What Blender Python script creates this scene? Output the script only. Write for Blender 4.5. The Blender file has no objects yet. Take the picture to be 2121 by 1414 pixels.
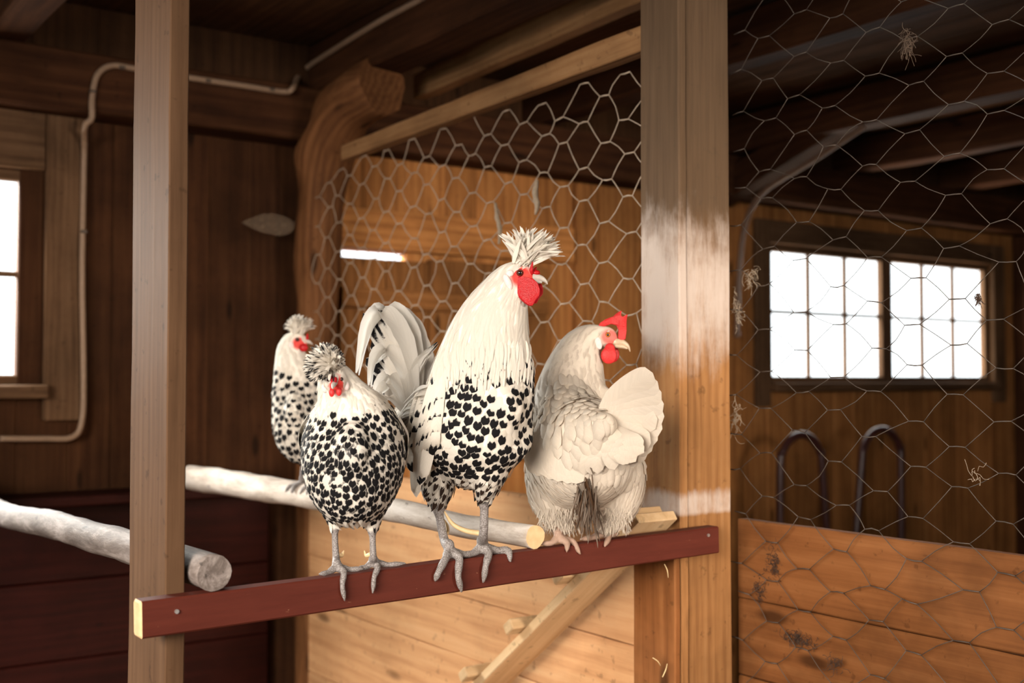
import bpy, bmesh, math, random
import numpy as np
from mathutils import Vector, Matrix
from mathutils.bvhtree import BVHTree
from mathutils import noise as mnoise

random.seed(7); np.random.seed(7)
SC = bpy.context.scene
COL = SC.collection
V = Vector

# ------------------------------------------------------------------ camera
F = 2400.0                      # focal length in pixels of the 2121 x 1414 frame
CX, CY = 1060.5, 707.0
EYE = V((0, 0, 1.55))
cam = bpy.data.cameras.new('camera'); camo = bpy.data.objects.new('camera', cam); COL.objects.link(camo)
cam.sensor_width = 36; cam.lens = 36 * F / 2121
camo.location = EYE
camo.rotation_euler = (math.radians(90 + 1.86), 0, -math.radians(35.3))
cam.clip_start = .05
cam.dof.use_dof = True; cam.dof.focus_distance = 2.14; cam.dof.aperture_fstop = 2.8
SC.camera = camo
ROT = camo.rotation_euler.to_matrix()

# ------------------------------------------------------------------ world, light, exposure
SC.view_settings.view_transform = 'Standard'; SC.view_settings.look = 'None'
SC.view_settings.gamma = 1; SC.view_settings.use_curve_mapping = False
SC.view_settings.exposure = 0.0
try:
    SC.cycles.use_denoising = True
    SC.cycles.max_bounces = 8
    SC.cycles.transparent_max_bounces = 16
    SC.cycles.sample_clamp_indirect = 6
except Exception:
    pass
W = bpy.data.worlds.new('sky'); SC.world = W; W.use_nodes = True
bg = W.node_tree.nodes['Background']; bg.inputs[0].default_value = (.92, .96, 1, 1); bg.inputs[1].default_value = 3.0

def area(name, loc, target, sx, sy, power, col=(1, 1, 1), spread=180):
    l = bpy.data.lights.new(name, 'AREA'); l.shape = 'RECTANGLE'; l.size = sx; l.size_y = sy
    l.energy = power; l.color = col; l.spread = math.radians(spread)
    o = bpy.data.objects.new(name, l); COL.objects.link(o); o.location = loc
    o.rotation_euler = (V(target) - V(loc)).to_track_quat('-Z', 'Y').to_euler()
    return o

YW = 4.05                       # inner face of the back wall
# daylight outside the two windows in view, and outside the open door, plus an added fill lamp behind the photographer
area('daylight_window_left', (.15, YW + .9, 2.75), (.9, 2.2, .9), 2.2, 1.6, 900, (1, .97, .93))
area('ground_bounce_left', (.2, YW + .7, .9), (.6, 2.8, 2.8), 1.6, .8, 40, (1, .86, .72))
area('ground_bounce_right', (5.6, YW + .7, .9), (4.8, 2.6, 2.8), 3.0, .8, 110, (1, .72, .48))
area('added_front_fill', (2.1, -2.7, 2.1), (2.35, 3.5, 1.5), 1.4, 1.0, 17, (1, .84, .68), 38)  # added lamp, no source in view: brightens the centre wall
area('daylight_window_right', (5.6, YW + .8, 2.3), (4.6, 1.8, 1.0), 3.4, 1.6, 130, (1, .97, .93))
area('daylight_door_left', (-2.35, -.45, 2.5), (1.3, 1.8, 1.15), 2.3, 1.7, 92, (1, .88, .75), 70)

# ------------------------------------------------------------------ pixel <-> world
def ray(px, py): return ROT @ V(((px - CX) / F, (CY - py) / F, -1))
def at_d(px, py, d): return EYE + ray(px, py) * d
def at_x(px, py, x): r = ray(px, py); return EYE + r * (x / r.x)
def at_y(px, py, y): r = ray(px, py); return EYE + r * (y / r.y)
def at_z(px, py, z): r = ray(px, py); return EYE + r * ((z - EYE.z) / r.z)
def depth(p): return -(ROT.transposed() @ (p - EYE)).z
def pix(p):
    q = ROT.transposed() @ (p - EYE); return CX + F * q.x / -q.z, CY - F * q.y / -q.z

# ------------------------------------------------------------------ scene records
def tag(o, label, cat, group=None, kind=None):
    if label: o['label'] = label
    if cat: o['category'] = cat
    if group: o['group'] = group
    if kind: o['kind'] = kind
    return o
def thing(name, label, cat, loc=(0, 0, 0), group=None):
    o = bpy.data.objects.new(name, None); COL.objects.link(o); o.location = loc
    o.empty_display_size = .05
    return tag(o, label, cat, group)
def link_mesh(name, me, mat, parent=None):
    o = bpy.data.objects.new(name, me); COL.objects.link(o)
    if mat is not None and not me.materials: me.materials.append(mat)
    if parent is not None:
        o.parent = parent; o.matrix_parent_inverse = Matrix.Translation(-parent.location)
    return o

# ------------------------------------------------------------------ materials
class NT:
    def __init__(s, name):
        s.m = bpy.data.materials.new(name); s.m.use_nodes = True
        s.t = s.m.node_tree; s.t.nodes.clear()
        s.out = s.t.nodes.new('ShaderNodeOutputMaterial')
    def n(s, typ, ins=None, **props):
        nd = s.t.nodes.new('ShaderNode' + typ)
        for k, v in props.items(): setattr(nd, k, v)
        for k, v in (ins or {}).items(): s.set(nd.inputs[k], v)
        return nd
    def set(s, sock, v):
        if isinstance(v, bpy.types.NodeSocket): s.t.links.new(v, sock)
        elif isinstance(v, (tuple, list)) and len(v) == 3 and sock.type == 'RGBA': sock.default_value = (*v, 1)
        else: sock.default_value = v
    def math(s, op, a, b=0.0, c=0.0, clamp=False):
        nd = s.n('Math', {0: a, 1: b, 2: c}, operation=op); nd.use_clamp = clamp; return nd.outputs[0]
    def sstep(s, x, lo, hi):
        nd = s.n('MapRange', {0: x, 1: lo, 2: hi, 3: 0.0, 4: 1.0}, interpolation_type='SMOOTHSTEP'); return nd.outputs[0]
    def mix(s, f, a, b, bt='MIX'):
        nd = s.n('Mix', data_type='RGBA', blend_type=bt); s.set(nd.inputs[0], f); s.set(nd.inputs[6], a); s.set(nd.inputs[7], b)
        return nd.outputs[2]
    def noise(s, vec, scale, detail=4, rough=.55, dist=0.0):
        return s.n('TexNoise', {'Vector': vec, 'Scale': scale, 'Detail': detail, 'Roughness': rough, 'Distortion': dist}).outputs[0]
    def mapv(s, vec, scale):
        return s.n('Mapping', {'Vector': vec, 'Scale': scale}).outputs[0]
    def attr(s, name): return s.n('Attribute', attribute_name=name)
    def ramp(s, f, stops):
        nd = s.n('ValToRGB', {0: f}); cr = nd.color_ramp
        while len(cr.elements) < len(stops): cr.elements.new(.5)
        for e, (p, c) in zip(cr.elements, stops): e.position = p; e.color = (*c, 1)
        return nd.outputs[0]
    def bsdf(s, col, rough=.7, bump=None, bstr=.3, bdist=.002, spec=.3, **kw):
        ins = {'Base Color': col, 'Roughness': rough, 'Specular IOR Level': spec}; ins.update(kw)
        if bump is not None:
            ins['Normal'] = s.n('Bump', {'Strength': bstr, 'Distance': bdist, 'Height': bump}).outputs[0]
        p = s.n('BsdfPrincipled', ins); s.t.links.new(p.outputs[0], s.out.inputs[0]); return p

def wood(name, dark, mid, light, ring=14., knots=.1, rough=.72, dirt=.35, bump=.35, paint=None, ringw=.13):
    """grain runs along gc.x; gc is a per-board coordinate in metres, tone a per-board brightness"""
    t = NT(name)
    gc = t.attr('gc').outputs['Vector']; tone = t.attr('tone').outputs['Fac']
    pos = t.n('NewGeometry').outputs['Position']
    fine = t.noise(t.mapv(gc, (3, 70, 70)), 1, 5, .65)
    broad = t.noise(t.mapv(gc, (.7, 9, 9)), 1, 3, .5, .6)
    wv = t.n('TexWave', {'Vector': t.mapv(gc, (.22, 1, 1)), 'Scale': ring, 'Distortion': 5.0, 'Detail': 2.0, 'Detail Scale': .9}, wave_type='RINGS', rings_direction='X').outputs['Fac']
    f = t.math('MULTIPLY_ADD', fine, .6, t.math('MULTIPLY', wv, ringw))
    f = t.math('MULTIPLY_ADD', broad, .35, t.math('SUBTRACT', f, ringw * .5 - .01))
    col = t.ramp(f, [(.2, dark), (.5, mid), (.8, light)])
    if knots:
        vo = t.n('TexVoronoi', {'Vector': t.mapv(gc, (2.6, 8.5, 8.5)), 'Scale': 1.0, 'Randomness': 1.0}).outputs['Distance']
        vo = t.math('ADD', vo, t.math('MULTIPLY', t.math('SUBTRACT', broad, .5), .12))
        k = t.math('SUBTRACT', 1.0, t.sstep(vo, knots * .5, knots * 1.4))
        col = t.mix(t.math('MULTIPLY', k, .75), col, tuple(c * .28 for c in dark))
    d = t.noise(pos, 2.3, 5, .65)
    d2 = t.noise(pos, 38, 3, .6)
    dd = t.math('MULTIPLY_ADD', t.sstep(d, .35, .7), -dirt, 1.0)
    dd = t.math('MULTIPLY', dd, t.math('MULTIPLY_ADD', t.sstep(d2, .62, .72), -.3, 1.0))
    dd = t.math('MULTIPLY', dd, tone)
    col = t.mix(1.0, col, t.n('CombineXYZ', {0: dd, 1: dd, 2: dd}).outputs[0], 'MULTIPLY')
    if paint: col = paint(t, col, pos, gc, fine)
    t.bsdf(col, rough, fine, bump, .0025, .1)
    return t.m

def wash(t, col, pos, gc, fine):
    """worn whitewash on the middle of the posts, flaking off along the grain below"""
    z = t.n('SeparateXYZ', {0: pos}).outputs[2]
    n1 = t.noise(t.mapv(gc, (5, 30, 30)), 1, 6, .75)
    n2 = t.noise(pos, 9, 4, .6)
    body = t.math('MULTIPLY', t.sstep(z, 1.42, 1.70), t.math('SUBTRACT', 1.0, t.sstep(z, 1.78, 2.1)))
    foot = t.math('MULTIPLY', t.sstep(z, 1.235, 1.26), t.math('SUBTRACT', 1.0, t.sstep(z, 1.285, 1.34)))
    m = t.math('MAXIMUM', body, t.math('MULTIPLY', foot, .9))
    m = t.math('ADD', m, t.math('MULTIPLY', t.math('SUBTRACT', t.math('MULTIPLY_ADD', n2, .5, t.math('MULTIPLY', n1, .6)), .6), 1.5))
    m = t.math('MULTIPLY', t.sstep(m, .4, 1.05), .85)
    grey = t.math('MULTIPLY', t.sstep(z, 1.72, 1.95), .9)
    col = t.mix(grey, col, t.mix(fine, (.05, .033, .02), (.13, .088, .056)))
    return t.mix(m, col, (.60, .51, .45))

M = {}
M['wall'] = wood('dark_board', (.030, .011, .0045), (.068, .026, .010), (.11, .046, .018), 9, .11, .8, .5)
M['wallwarm'] = wood('warm_board', (.15, .055, .015), (.42, .175, .053), (.56, .265, .09), 9, .11, .8, .35)  # gap to the dark boards widened: stronger light at the centre is in the colour
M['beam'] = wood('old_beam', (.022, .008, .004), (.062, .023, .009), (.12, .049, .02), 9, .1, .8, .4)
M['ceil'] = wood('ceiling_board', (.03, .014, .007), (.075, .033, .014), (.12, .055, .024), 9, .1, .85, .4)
M['lath'] = wood('lath', (.14, .065, .026), (.32, .165, .07), (.46, .26, .12), 14, .08, .75, .3)
M['slim'] = wood('planed_post', (.062, .031, .0145), (.12, .063, .032), (.165, .094, .05), 14, .05, .7, .2, .2, None, .06)
M['trunk'] = wood('bark_free_trunk', (.06, .022, .009), (.17, .07, .026), (.29, .13, .052), 12, .12, .75, .35)
M['postw'] = wood('washed_post', (.19, .08, .028), (.38, .18, .066), (.50, .27, .115), 14, .1, .75, .3, .5, wash)
M['plank'] = wood('pine_plank', (.45, .215, .095), (.65, .36, .175), (.75, .47, .25), 8, .13, .68, .18)
M['plankd'] = wood('pine_plank_dusty', (.12, .042, .013), (.22, .083, .026), (.30, .128, .045), 8, .13, .72, .45)
M['ramp'] = wood('ramp_board', (.46, .28, .14), (.66, .45, .25), (.76, .56, .34), 9, .06, .65, .12)
M['frame'] = wood('window_wood', (.055, .028, .014), (.135, .072, .036), (.21, .122, .066), 14, .08, .75, .4)
M['redp'] = wood('red_paint', (.016, .004, .003), (.032, .0065, .0045), (.05, .011, .008), 14, .05, .5, .4, .2)

def rail_mat():
    t = NT('rail_red'); gc = t.attr('gc').outputs['Vector']
    a = t.noise(t.mapv(gc, (6, 60, 60)), 1, 5, .7); b = t.noise(t.mapv(gc, (25, 60, 60)), 1, 4, .7)
    col = t.mix(a, (.055, .010, .006), (.125, .027, .016))
    col = t.mix(t.sstep(b, .66, .74), col, (.36, .19, .10))
    t.bsdf(col, .55, a, .3, .001, .15); return t.m
M['rail'] = rail_mat()
def cutend():
    t = NT('cut_end'); gc = t.attr('gc').outputs['Vector']
    t.bsdf(t.mix(t.noise(t.mapv(gc, (30, 60, 60)), 1, 4), (.5, .3, .14), (.78, .56, .32)), .75); return t.m
M['cut'] = cutend()
def bark(name, c0, c1, c2):
    t = NT(name); gc = t.attr('gc').outputs['Vector']
    a = t.noise(t.mapv(gc, (6, 28, 28)), 1, 6, .7, .4); b = t.noise(t.mapv(gc, (14, 45, 45)), 1, 5, .7)
    col = t.ramp(a, [(.25, c0), (.5, c1), (.72, c2)])
    col = t.mix(t.math('MULTIPLY', t.sstep(b, .62, .7), .7), col, tuple(c * .4 for c in c0))
    t.bsdf(col, .75, t.math('ADD', a, b), .5, .004); return t.m
M['barkpale'] = bark('pale_peeled_branch', (.22, .165, .125), (.46, .39, .33), (.62, .555, .50))
M['bark'] = bark('grey_branch', (.045, .033, .027), (.15, .12, .105), (.36, .31, .285))
def plain(name, col, rough=.5, metal=0., var=.12, scale=60, spec=.4, **kw):
    t = NT(name); pos = t.n('TexCoord').outputs['Object']
    a = t.noise(pos, scale, 4, .6)
    c = t.mix(a, tuple(x * (1 - 2 * var) for x in col), tuple(min(1, x * (1 + 2 * var)) for x in col))
    t.bsdf(c, rough, a, .15, .001, spec, Metallic=metal, **kw); return t.m
M['cable'] = plain('cable_sheath', (.30, .195, .125), .5)
M['pipe'] = plain('dull_pipe', (.15, .09, .06), .5)
M['clip'] = plain('cable_clip', (.10, .07, .05), .5)
M['wire'] = plain('galvanised_wire', (.44, .34, .25), .6, .05, .25, 40)
M['wired'] = plain('dull_wire', (.085, .065, .052), .55, .2, .3, 30)
M['hoop'] = plain('dark_red_tube', (.055, .018, .016), .35, .0, .2, 20, .5)
M['steel'] = plain('nail_steel', (.45, .42, .40), .4, .8)
M['dust'] = plain('dusty_web', (.12, .08, .055), .95, 0, .25, 90)
M['strand'] = plain('pale_strand', (.36, .28, .20), .9, 0, .2, 90)
M['darkdust'] = plain('dark_dust', (.06, .034, .022), .95, 0, .3, 120)
M['straw'] = plain('straw', (.62, .46, .24), .7)
M['floor'] = wood('floor_board', (.07, .035, .016), (.17, .09, .042), (.26, .15, .075), 9, .1, .85, .4)
def glass():
    t = NT('window_glass')
    tr = t.n('BsdfTransparent', {0: (.97, .98, .97)}); gl = t.n('BsdfGlossy', {0: (1, 1, 1), 1: .05})
    fr = t.n('LayerWeight', {0: .15})
    mx = t.n('MixShader', {0: t.math('MULTIPLY', fr.outputs['Facing'], .12), 1: tr.outputs[0], 2: gl.outputs[0]}); t.t.links.new(mx.outputs[0], t.out.inputs[0]); return t.m
M['glass'] = glass()
def webmat():
    t = NT('cobweb'); pos = t.n('TexCoord').outputs['Object']
    a = t.noise(pos, 45, 5, .7)
    tr = t.n('BsdfTransparent', {0: (1, 1, 1)}); df = t.n('BsdfDiffuse', {0: (.30, .21, .14)})
    mx = t.n('MixShader', {0: t.math('MULTIPLY_ADD', a, .8, .12, True), 1: tr.outputs[0], 2: df.outputs[0]}); t.t.links.new(mx.outputs[0], t.out.inputs[0]); return t.m
M['web'] = webmat()

# ------------------------------------------------------------------ wood mesh builder
class MB:
    def __init__(s): s.v = []; s.f = []; s.g = []; s.t = []; s.mi = []
    def prism(s, p0, p1, up, w, h, bev=.004, nseg=1, jit=0., tone=None, w1=None, h1=None, endmat=0, bow=0.):
        """bar from p0 to p1: w across, h along up, chamfered corners"""
        p0, p1 = V(p0), V(p1); L = (p1 - p0).length; X = (p1 - p0) / L
        S = X.cross(V(up)).normalized(); U = S.cross(X)
        tone = random.uniform(.85, 1.12) if tone is None else tone
        off = V((random.uniform(-9, 9), random.uniform(-9, 9), random.uniform(-9, 9)))
        w1 = w if w1 is None else w1; h1 = h if h1 is None else h1
        b = min(bev, .45 * min(w, h)); e = min(b, .2 * L)
        st = [(0, b)] + [(e + (L - 2 * e) * i / nseg, 0) for i in range(nseg + 1)] + [(L, b)]
        base = len(s.v); seed = random.uniform(0, 50)
        for x, inn in st:
            k = x / L; hw = (w + (w1 - w) * k) / 2 - inn; hh = (h + (h1 - h) * k) / 2 - inn
            c = min(b, .6 * min(hw, hh))
            for a, z in ((hw - c, hh), (hw, hh - c), (hw, -hh + c), (hw - c, -hh), (-hw + c, -hh), (-hw, -hh + c), (-hw, hh - c), (-hw + c, hh)):
                if jit:
                    q = V((x * 6 + seed, a * 9, z * 9)); a += jit * mnoise.noise(q); z += jit * mnoise.noise(q + V((7.3, 1.1, 4.2)))
                z += bow * 4 * k * (1 - k)
                s.v.append(p0 + X * x + S * a + U * z); s.g.append(V((x, a, z)) + off); s.t.append(tone)
        n = len(st)
        for i in range(n - 1):
            for j in range(8):
                k = (j + 1) % 8
                s.f.append((base + i * 8 + j, base + i * 8 + k, base + (i + 1) * 8 + k, base + (i + 1) * 8 + j)); s.mi.append(endmat if (endmat and i in (0, n - 2)) else 0)
        s.f.append(tuple(base + j for j in range(7, -1, -1))); s.mi.append(endmat)
        s.f.append(tuple(base + (n - 1) * 8 + j for j in range(8))); s.mi.append(endmat)
        return s
    def box(s, a, b, axis='x', **kw):
        """axis-aligned board between corners a and b, grain along axis"""
        a, b = V(a), V(b); lo = V(map(min, a, b)); hi = V(map(max, a, b)); c = (lo + hi) / 2; d = hi - lo
        i = 'xyz'.index(axis); p0 = c.copy(); p1 = c.copy(); p0[i] = lo[i]; p1[i] = hi[i]
        up = V((0, 0, 1)) if axis != 'z' else V((0, 1, 0))
        if axis == 'x': w, h = d.y, d.z
        elif axis == 'y': w, h = d.x, d.z
        else: w, h = d.x, d.y
        return s.prism(p0, p1, up, w, h, **kw)
    def tube(s, pts, rad, n=10, jit=0., sub=4, tone=1., flat=1., endmat=0, freq=9., square_end=True):
        pts = [V(p) for p in pts]; rad = list(rad) if isinstance(rad, (list, tuple)) else [rad] * len(pts)
        P, R = [], []
        for i in range(len(pts) - 1):
            q0 = pts[max(i - 1, 0)]; q1 = pts[i]; q2 = pts[i + 1]; q3 = pts[min(i + 2, len(pts) - 1)]
            for k in range(sub):
                u = k / sub
                P.append(.5 * ((2 * q1) + (q2 - q0) * u + (2 * q0 - 5 * q1 + 4 * q2 - q3) * u * u + (3 * q1 - q0 - 3 * q2 + q3) * u ** 3)); R.append(rad[i] * (1 - u) + rad[i + 1] * u)
        P.append(pts[-1]); R.append(rad[-1])
        base = len(s.v); m = len(P); off = V((random.uniform(-9, 9), random.uniform(-9, 9), random.uniform(-9, 9)))
        A = None; x = 0.
        for i in range(m):
            T = (P[min(i + 1, m - 1)] - P[max(i - 1, 0)]).normalized()
            if A is None: A = T.cross(V((0, 0, 1)) if abs(T.z) < .9 else V((0, 1, 0))).normalized()
            A = (A - T * A.dot(T)).normalized(); B = T.cross(A)
            if i: x += (P[i] - P[i - 1]).length
            for j in range(n):
                a = 2 * math.pi * j / n; r = R[i]; d = A * math.cos(a) + B * math.sin(a) * flat
                if jit: r *= 1 + jit * mnoise.noise(P[i] * freq + d * 1.3 + off)
                s.v.append(P[i] + d * r); s.g.append(V((x, d.dot(A) * r, d.dot(B) * r)) + off); s.t.append(tone)
        for i in range(m - 1):
            for j in range(n):
                k = (j + 1) % n
                s.f.append((base + i * n + j, base + i * n + k, base + (i + 1) * n + k, base + (i + 1) * n + j)); s.mi.append(0)
        s.f.append(tuple(base + j for j in range(n - 1, -1, -1))); s.mi.append(endmat)
        s.f.append(tuple(base + (m - 1) * n + j for j in range(n))); s.mi.append(endmat)
        return s
    def build(s, name, mat, parent=None, smooth=False, mat2=None):
        me = bpy.data.meshes.new(name); me.from_pydata([tuple(v) for v in s.v], [], s.f)
        a = me.attributes.new('gc', 'FLOAT_VECTOR', 'POINT'); a.data.foreach_set('vector', np.array(s.g, dtype=np.float32).ravel())
        a = me.attributes.new('tone', 'FLOAT', 'POINT'); a.data.foreach_set('value', np.array(s.t, dtype=np.float32))
        me.materials.append(mat)
        if mat2: me.materials.append(mat2); me.polygons.foreach_set('material_index', s.mi)
        if smooth: me.polygons.foreach_set('use_smooth', [len(p.vertices) < 6 for p in me.polygons])
        bm = bmesh.new(); bm.from_mesh(me); bmesh.ops.recalc_face_normals(bm, faces=bm.faces); bm.to_mesh(me); bm.free()
        return link_mesh(name, me, None, parent)
def struct(o, label=None): o['kind'] = 'structure'; return o
# ================================================================== the barn shell
XL, XR, YF, ZC = -1.7, 6.75, -2.2, 2.82
YP = YW                          # face of the back planks
def wx(px, py=700): return at_y(px, py, YW).x
def wz(px, py): return at_y(px, py, YW).z

wl0, wl1 = -.35, wx(36)          # left window opening
wr0, wr1 = wx(1588), wx(2050)    # right window opening
wzb, wzt = wz(1700, 792), wz(1700, 515)
hx0, hx1 = wx(696, 530), wx(842, 530)      # bright slit over the shutter
hz1 = wz(770, 520); hz0 = hz1 - .032

def plank_wall(mb, lo, hi, zlo, zhi, fixed, horiz, place, holes, w=.165, th=.03):
    """vertical boards between lo and hi, broken round the holes (a0, a1, z0, z1)"""
    cuts = sorted(set([lo, hi] + [c for h in holes for c in h[:2]]))
    for a, b in zip(cuts[:-1], cuts[1:]):
        n = max(1, round((b - a) / w)); e = [a + (b - a) * i / n for i in range(n + 1)]
        for i in range(1, n): e[i] += random.uniform(-.03, .03)
        for i in range(n):
            m = (e[i] + e[i + 1]) / 2; spans = [(zlo, zhi)]
            for h in holes:
                if h[0] < m < h[1]:
                    spans = [q for s0, s1 in spans for q in ((s0, min(s1, h[2])), (max(s0, h[3]), s1)) if q[1] - q[0] > .005]
            for s0, s1 in spans: place(mb, e[i], e[i + 1], s0, s1, th)
def put_y(y, d):
    def f(mb, a, b, z0, z1, th):
        k = random.uniform(0, .004)
        mb.box((a - .001, y + d * k, z0), (b + .001, y + d * (th + .02), z1), 'z', bev=.005)
    return f
def put_x(x, d):
    def f(mb, a, b, z0, z1, th):
        k = random.uniform(0, .004)
        mb.box((x + d * k, a - .001, z0), (x + d * (th + .02), b + .001, z1), 'z', bev=.005)
    return f
holes_b = [(wl0, wl1, wzb, wzt), (wr0, wr1, wzb, wzt), (hx0, hx1, hz0, hz1)]
split = hx0
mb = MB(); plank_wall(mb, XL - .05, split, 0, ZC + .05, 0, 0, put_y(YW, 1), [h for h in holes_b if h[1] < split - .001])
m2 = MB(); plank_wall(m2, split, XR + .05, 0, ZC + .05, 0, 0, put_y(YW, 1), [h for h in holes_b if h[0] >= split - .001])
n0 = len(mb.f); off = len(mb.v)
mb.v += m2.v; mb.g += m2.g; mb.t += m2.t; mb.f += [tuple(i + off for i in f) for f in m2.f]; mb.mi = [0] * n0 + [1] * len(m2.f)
struct(mb.build('wall_back', M['wall'], mat2=M['wallwarm']))  # left darker, centre paler: uneven light along the wall put into the colours
# the left wall has the open door's light behind it, the front wall an opening added for the fill lamp
mb = MB(); plank_wall(mb, YF, YW + .05, 0, ZC + .05, 0, 0, put_x(XL, -1), [(-1.5, 1.5, 1.1, 2.5)]); struct(mb.build('wall_left', M['wall']))
mb = MB(); plank_wall(mb, YF, YW + .05, 0, ZC + .05, 0, 0, put_x(XR, 1), []); struct(mb.build('wall_right', M['wall']))
mb = MB(); plank_wall(mb, XL - .05, XR + .05, 0, ZC + .05, 0, 0, put_y(YF, -1), [(1.2, 3.2, 1.2, 2.4)]); struct(mb.build('wall_front', M['wall']))
mb = MB(); x = XL - .05
while x < XR:
    mb.box((x, YF - .05, ZC), (x + .2, YW + .05, ZC + .03), 'y', bev=.005); x += .199
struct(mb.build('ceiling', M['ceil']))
mb = MB(); x = XL - .05
while x < XR:
    mb.box((x, YF - .05, -.04), (x + .18, YW + .05, 0), 'y', bev=.004); x += .1795
struct(mb.build('floor', M['floor']))

def window(name, x0, x1, z0, z1, sashes, cols, label, trim_l, trim_r, head):
    root = bpy.data.objects.new(name, None); COL.objects.link(root); root.location = ((x0 + x1) / 2, YW, z0); root['kind'] = 'structure'; root['label'] = label
    f = MB()                                                       # trim boards on the wall
    f.box((x0 - trim_l, YW - .03, z0 - .12), (x0 - .002, YW - .001, z1 + head), 'z', bev=.004)
    f.box((x1 + .002, YW - .03, z0 - .12), (x1 + trim_r, YW - .001, z1 + head), 'z', bev=.004)
    f.box((x0, YW - .028, z1 + .002), (x1, YW - .001, z1 + head), 'x', bev=.004)
    f.build('frame', M['frame'], root)
    s = MB(); s.box((x0 - .01, YW - .075, z0 - .045), (x1 + .01, YW + .03, z0), 'x', bev=.006)
    s.build('sill', M['frame'], root)
    w = (x1 - x0); g = .05
    for k in range(sashes):
        a = x0 + w * k / sashes; b = x0 + w * (k + 1) / sashes
        m = MB(); st = .045
        m.box((a, YW + .002, z0), (a + st, YW + .04, z1), 'z', bev=.004); m.box((b - st, YW + .002, z0), (b, YW + .04, z1), 'z', bev=.004)
        m.box((a + st, YW + .003, z0), (b - st, YW + .039, z0 + st * .7), 'x', bev=.004); m.box((a + st, YW + .003, z1 - st * .8), (b - st, YW + .039, z1), 'x', bev=.004)
        so = m.build('sash', M['frame'], root)
        q = MB(); zm = (z0 + z1) / 2 + .01
        q.box((a + st, YW + .012, zm - .009), (b - st, YW + .034, zm + .009), 'x', bev=.003)
        for c in range(1, cols):
            xc = a + st + (b - a - 2 * st) * c / cols
            q.box((xc - .009, YW + .011, z0 + st * .7), (xc + .009, YW + .035, z1 - st * .8), 'z', bev=.003)
        qo = q.build('muntin', M['frame'], so)
        qo.matrix_parent_inverse = Matrix.Identity(4)
        gm = MB(); gm.box((a + st * .8, YW + .0215, z0 + .02), (b - st * .8, YW + .0245, z1 - .02), 'x', bev=.0005)
        go = gm.build('glass', M['glass'], so); go.matrix_parent_inverse = Matrix.Identity(4)
    return root
window('window_1', wl0, wl1 + .075, wzb, wzt, 2, 3, 'bright wooden window at the left edge', .16, wx(170) - wl1 - .075, .2)
window('window_2', wr0, wr1, wzb, wzt, 2, 3, 'bright twelve-pane window behind the wire at right', .1, .12, .12)

# ------------------------------------------------------------------ timber frame
def beam(name, label, cat, p0, p1, up, w, h, mat, bev=.008, nseg=16, jit=.006, group=None, **kw):
    o = MB().prism(p0, p1, up, w, h, bev=bev, nseg=nseg, jit=jit, tone=kw.pop('tone', 1.), **kw).build(name, mat)
    return tag(o, label, cat, group)
UPZ = V((0, 0, 1))
bz0, bz1 = 2.43, 2.63
mb = MB(); e_ = np.linspace(XL, XR, 40)
for i in range(39): mb.box((e_[i], YW - .03, 2.632), (e_[i + 1] + .0005, YW - .0005, ZC - .001), 'z', bev=.004)
struct(mb.build('trim_1', M['ceil']))  # dark boards added to cover the wall strip the front lamp lit
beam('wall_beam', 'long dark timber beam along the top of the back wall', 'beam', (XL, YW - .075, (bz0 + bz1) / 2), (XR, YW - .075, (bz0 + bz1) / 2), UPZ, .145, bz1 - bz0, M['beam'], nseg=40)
JZ = bz1 + .002
joists = [(.80, .12, .17, YW - .032, 'dark ceiling joist cutting the top left corner'),
          (1.97, .15, .185, YW - .032, 'heavy dark ceiling joist carrying the pale cable'),
          (2.95, .11, .17, YW - .032, 'ceiling joist behind the two washed posts'),
          (4.10, .13, .17, YW - .032, 'ceiling joist with a diagonal brace at its far end'),
          (4.98, .10, .17, YW - .032, 'thin-edged ceiling joist above the right window'),
          (5.92, .12, .17, YW - .032, 'rightmost short ceiling joist above the right window')]
for x, w, h, ye, lab in joists:
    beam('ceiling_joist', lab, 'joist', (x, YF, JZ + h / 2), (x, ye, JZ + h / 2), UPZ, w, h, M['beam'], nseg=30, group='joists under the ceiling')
# two lighter rails of the pen's roof line
a = at_x(716, 318, 1.80); b = at_x(1330, 84, 1.80)
dirn = (a - b); e0 = b - dirn * .06
beam('pen_rail', 'lower pale lath the chicken wire hangs from', 'lath', (1.80, b.y - .05, b.z + .0), (1.80, a.y, a.z), UPZ, .04, .062, M['lath'], bev=.003, jit=.003, h1=.05)
a = at_x(868, 182, 2.24); b = at_x(1290, -6, 2.17)
beam('pen_rail', 'upper brown lath above the one holding the chicken wire', 'lath', b + (b - a) * .35, a, UPZ, .05, .092, M['lath'], bev=.003, jit=.003, tone=.8)

# curved natural post with knee, behind the birds
def yy(px, py, y): return at_y(px, py, y)
post = thing('timber_post', 'curved natural timber post bending into a knee brace', 'post', (yy(665, 1000, YW - .16).x, YW - .16, 0))
s = YW / 2400 * 1.12
kn = MB()
pts = [V((yy(660, 900, YW - .16).x, YW - .16, 0)), yy(658, 1000, YW - .16), yy(657, 700, YW - .16), yy(659, 500, YW - .17), yy(668, 380, YW - .19), yy(683, 290, YW - .24), yy(728, 212, YW - .36), yy(790, 178, YW - .52)]
kn.tube(pts, [.075, .075, .075, .08, .088, .104, .108, .104], n=22, jit=.26, sub=6, endmat=1, freq=6.)
kn.build('curved_trunk', M['trunk'], post, True, M['trunk'])
sq = MB(); xa = yy(690, 700, YW - .1).x
sq.box((xa - .11, YW - .085, 0), (xa - .005, YW - .005, 2.43), 'z', bev=.006, nseg=12, jit=.003, tone=1.3)
sq.build('wall_stud', M['beam'], post)
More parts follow.
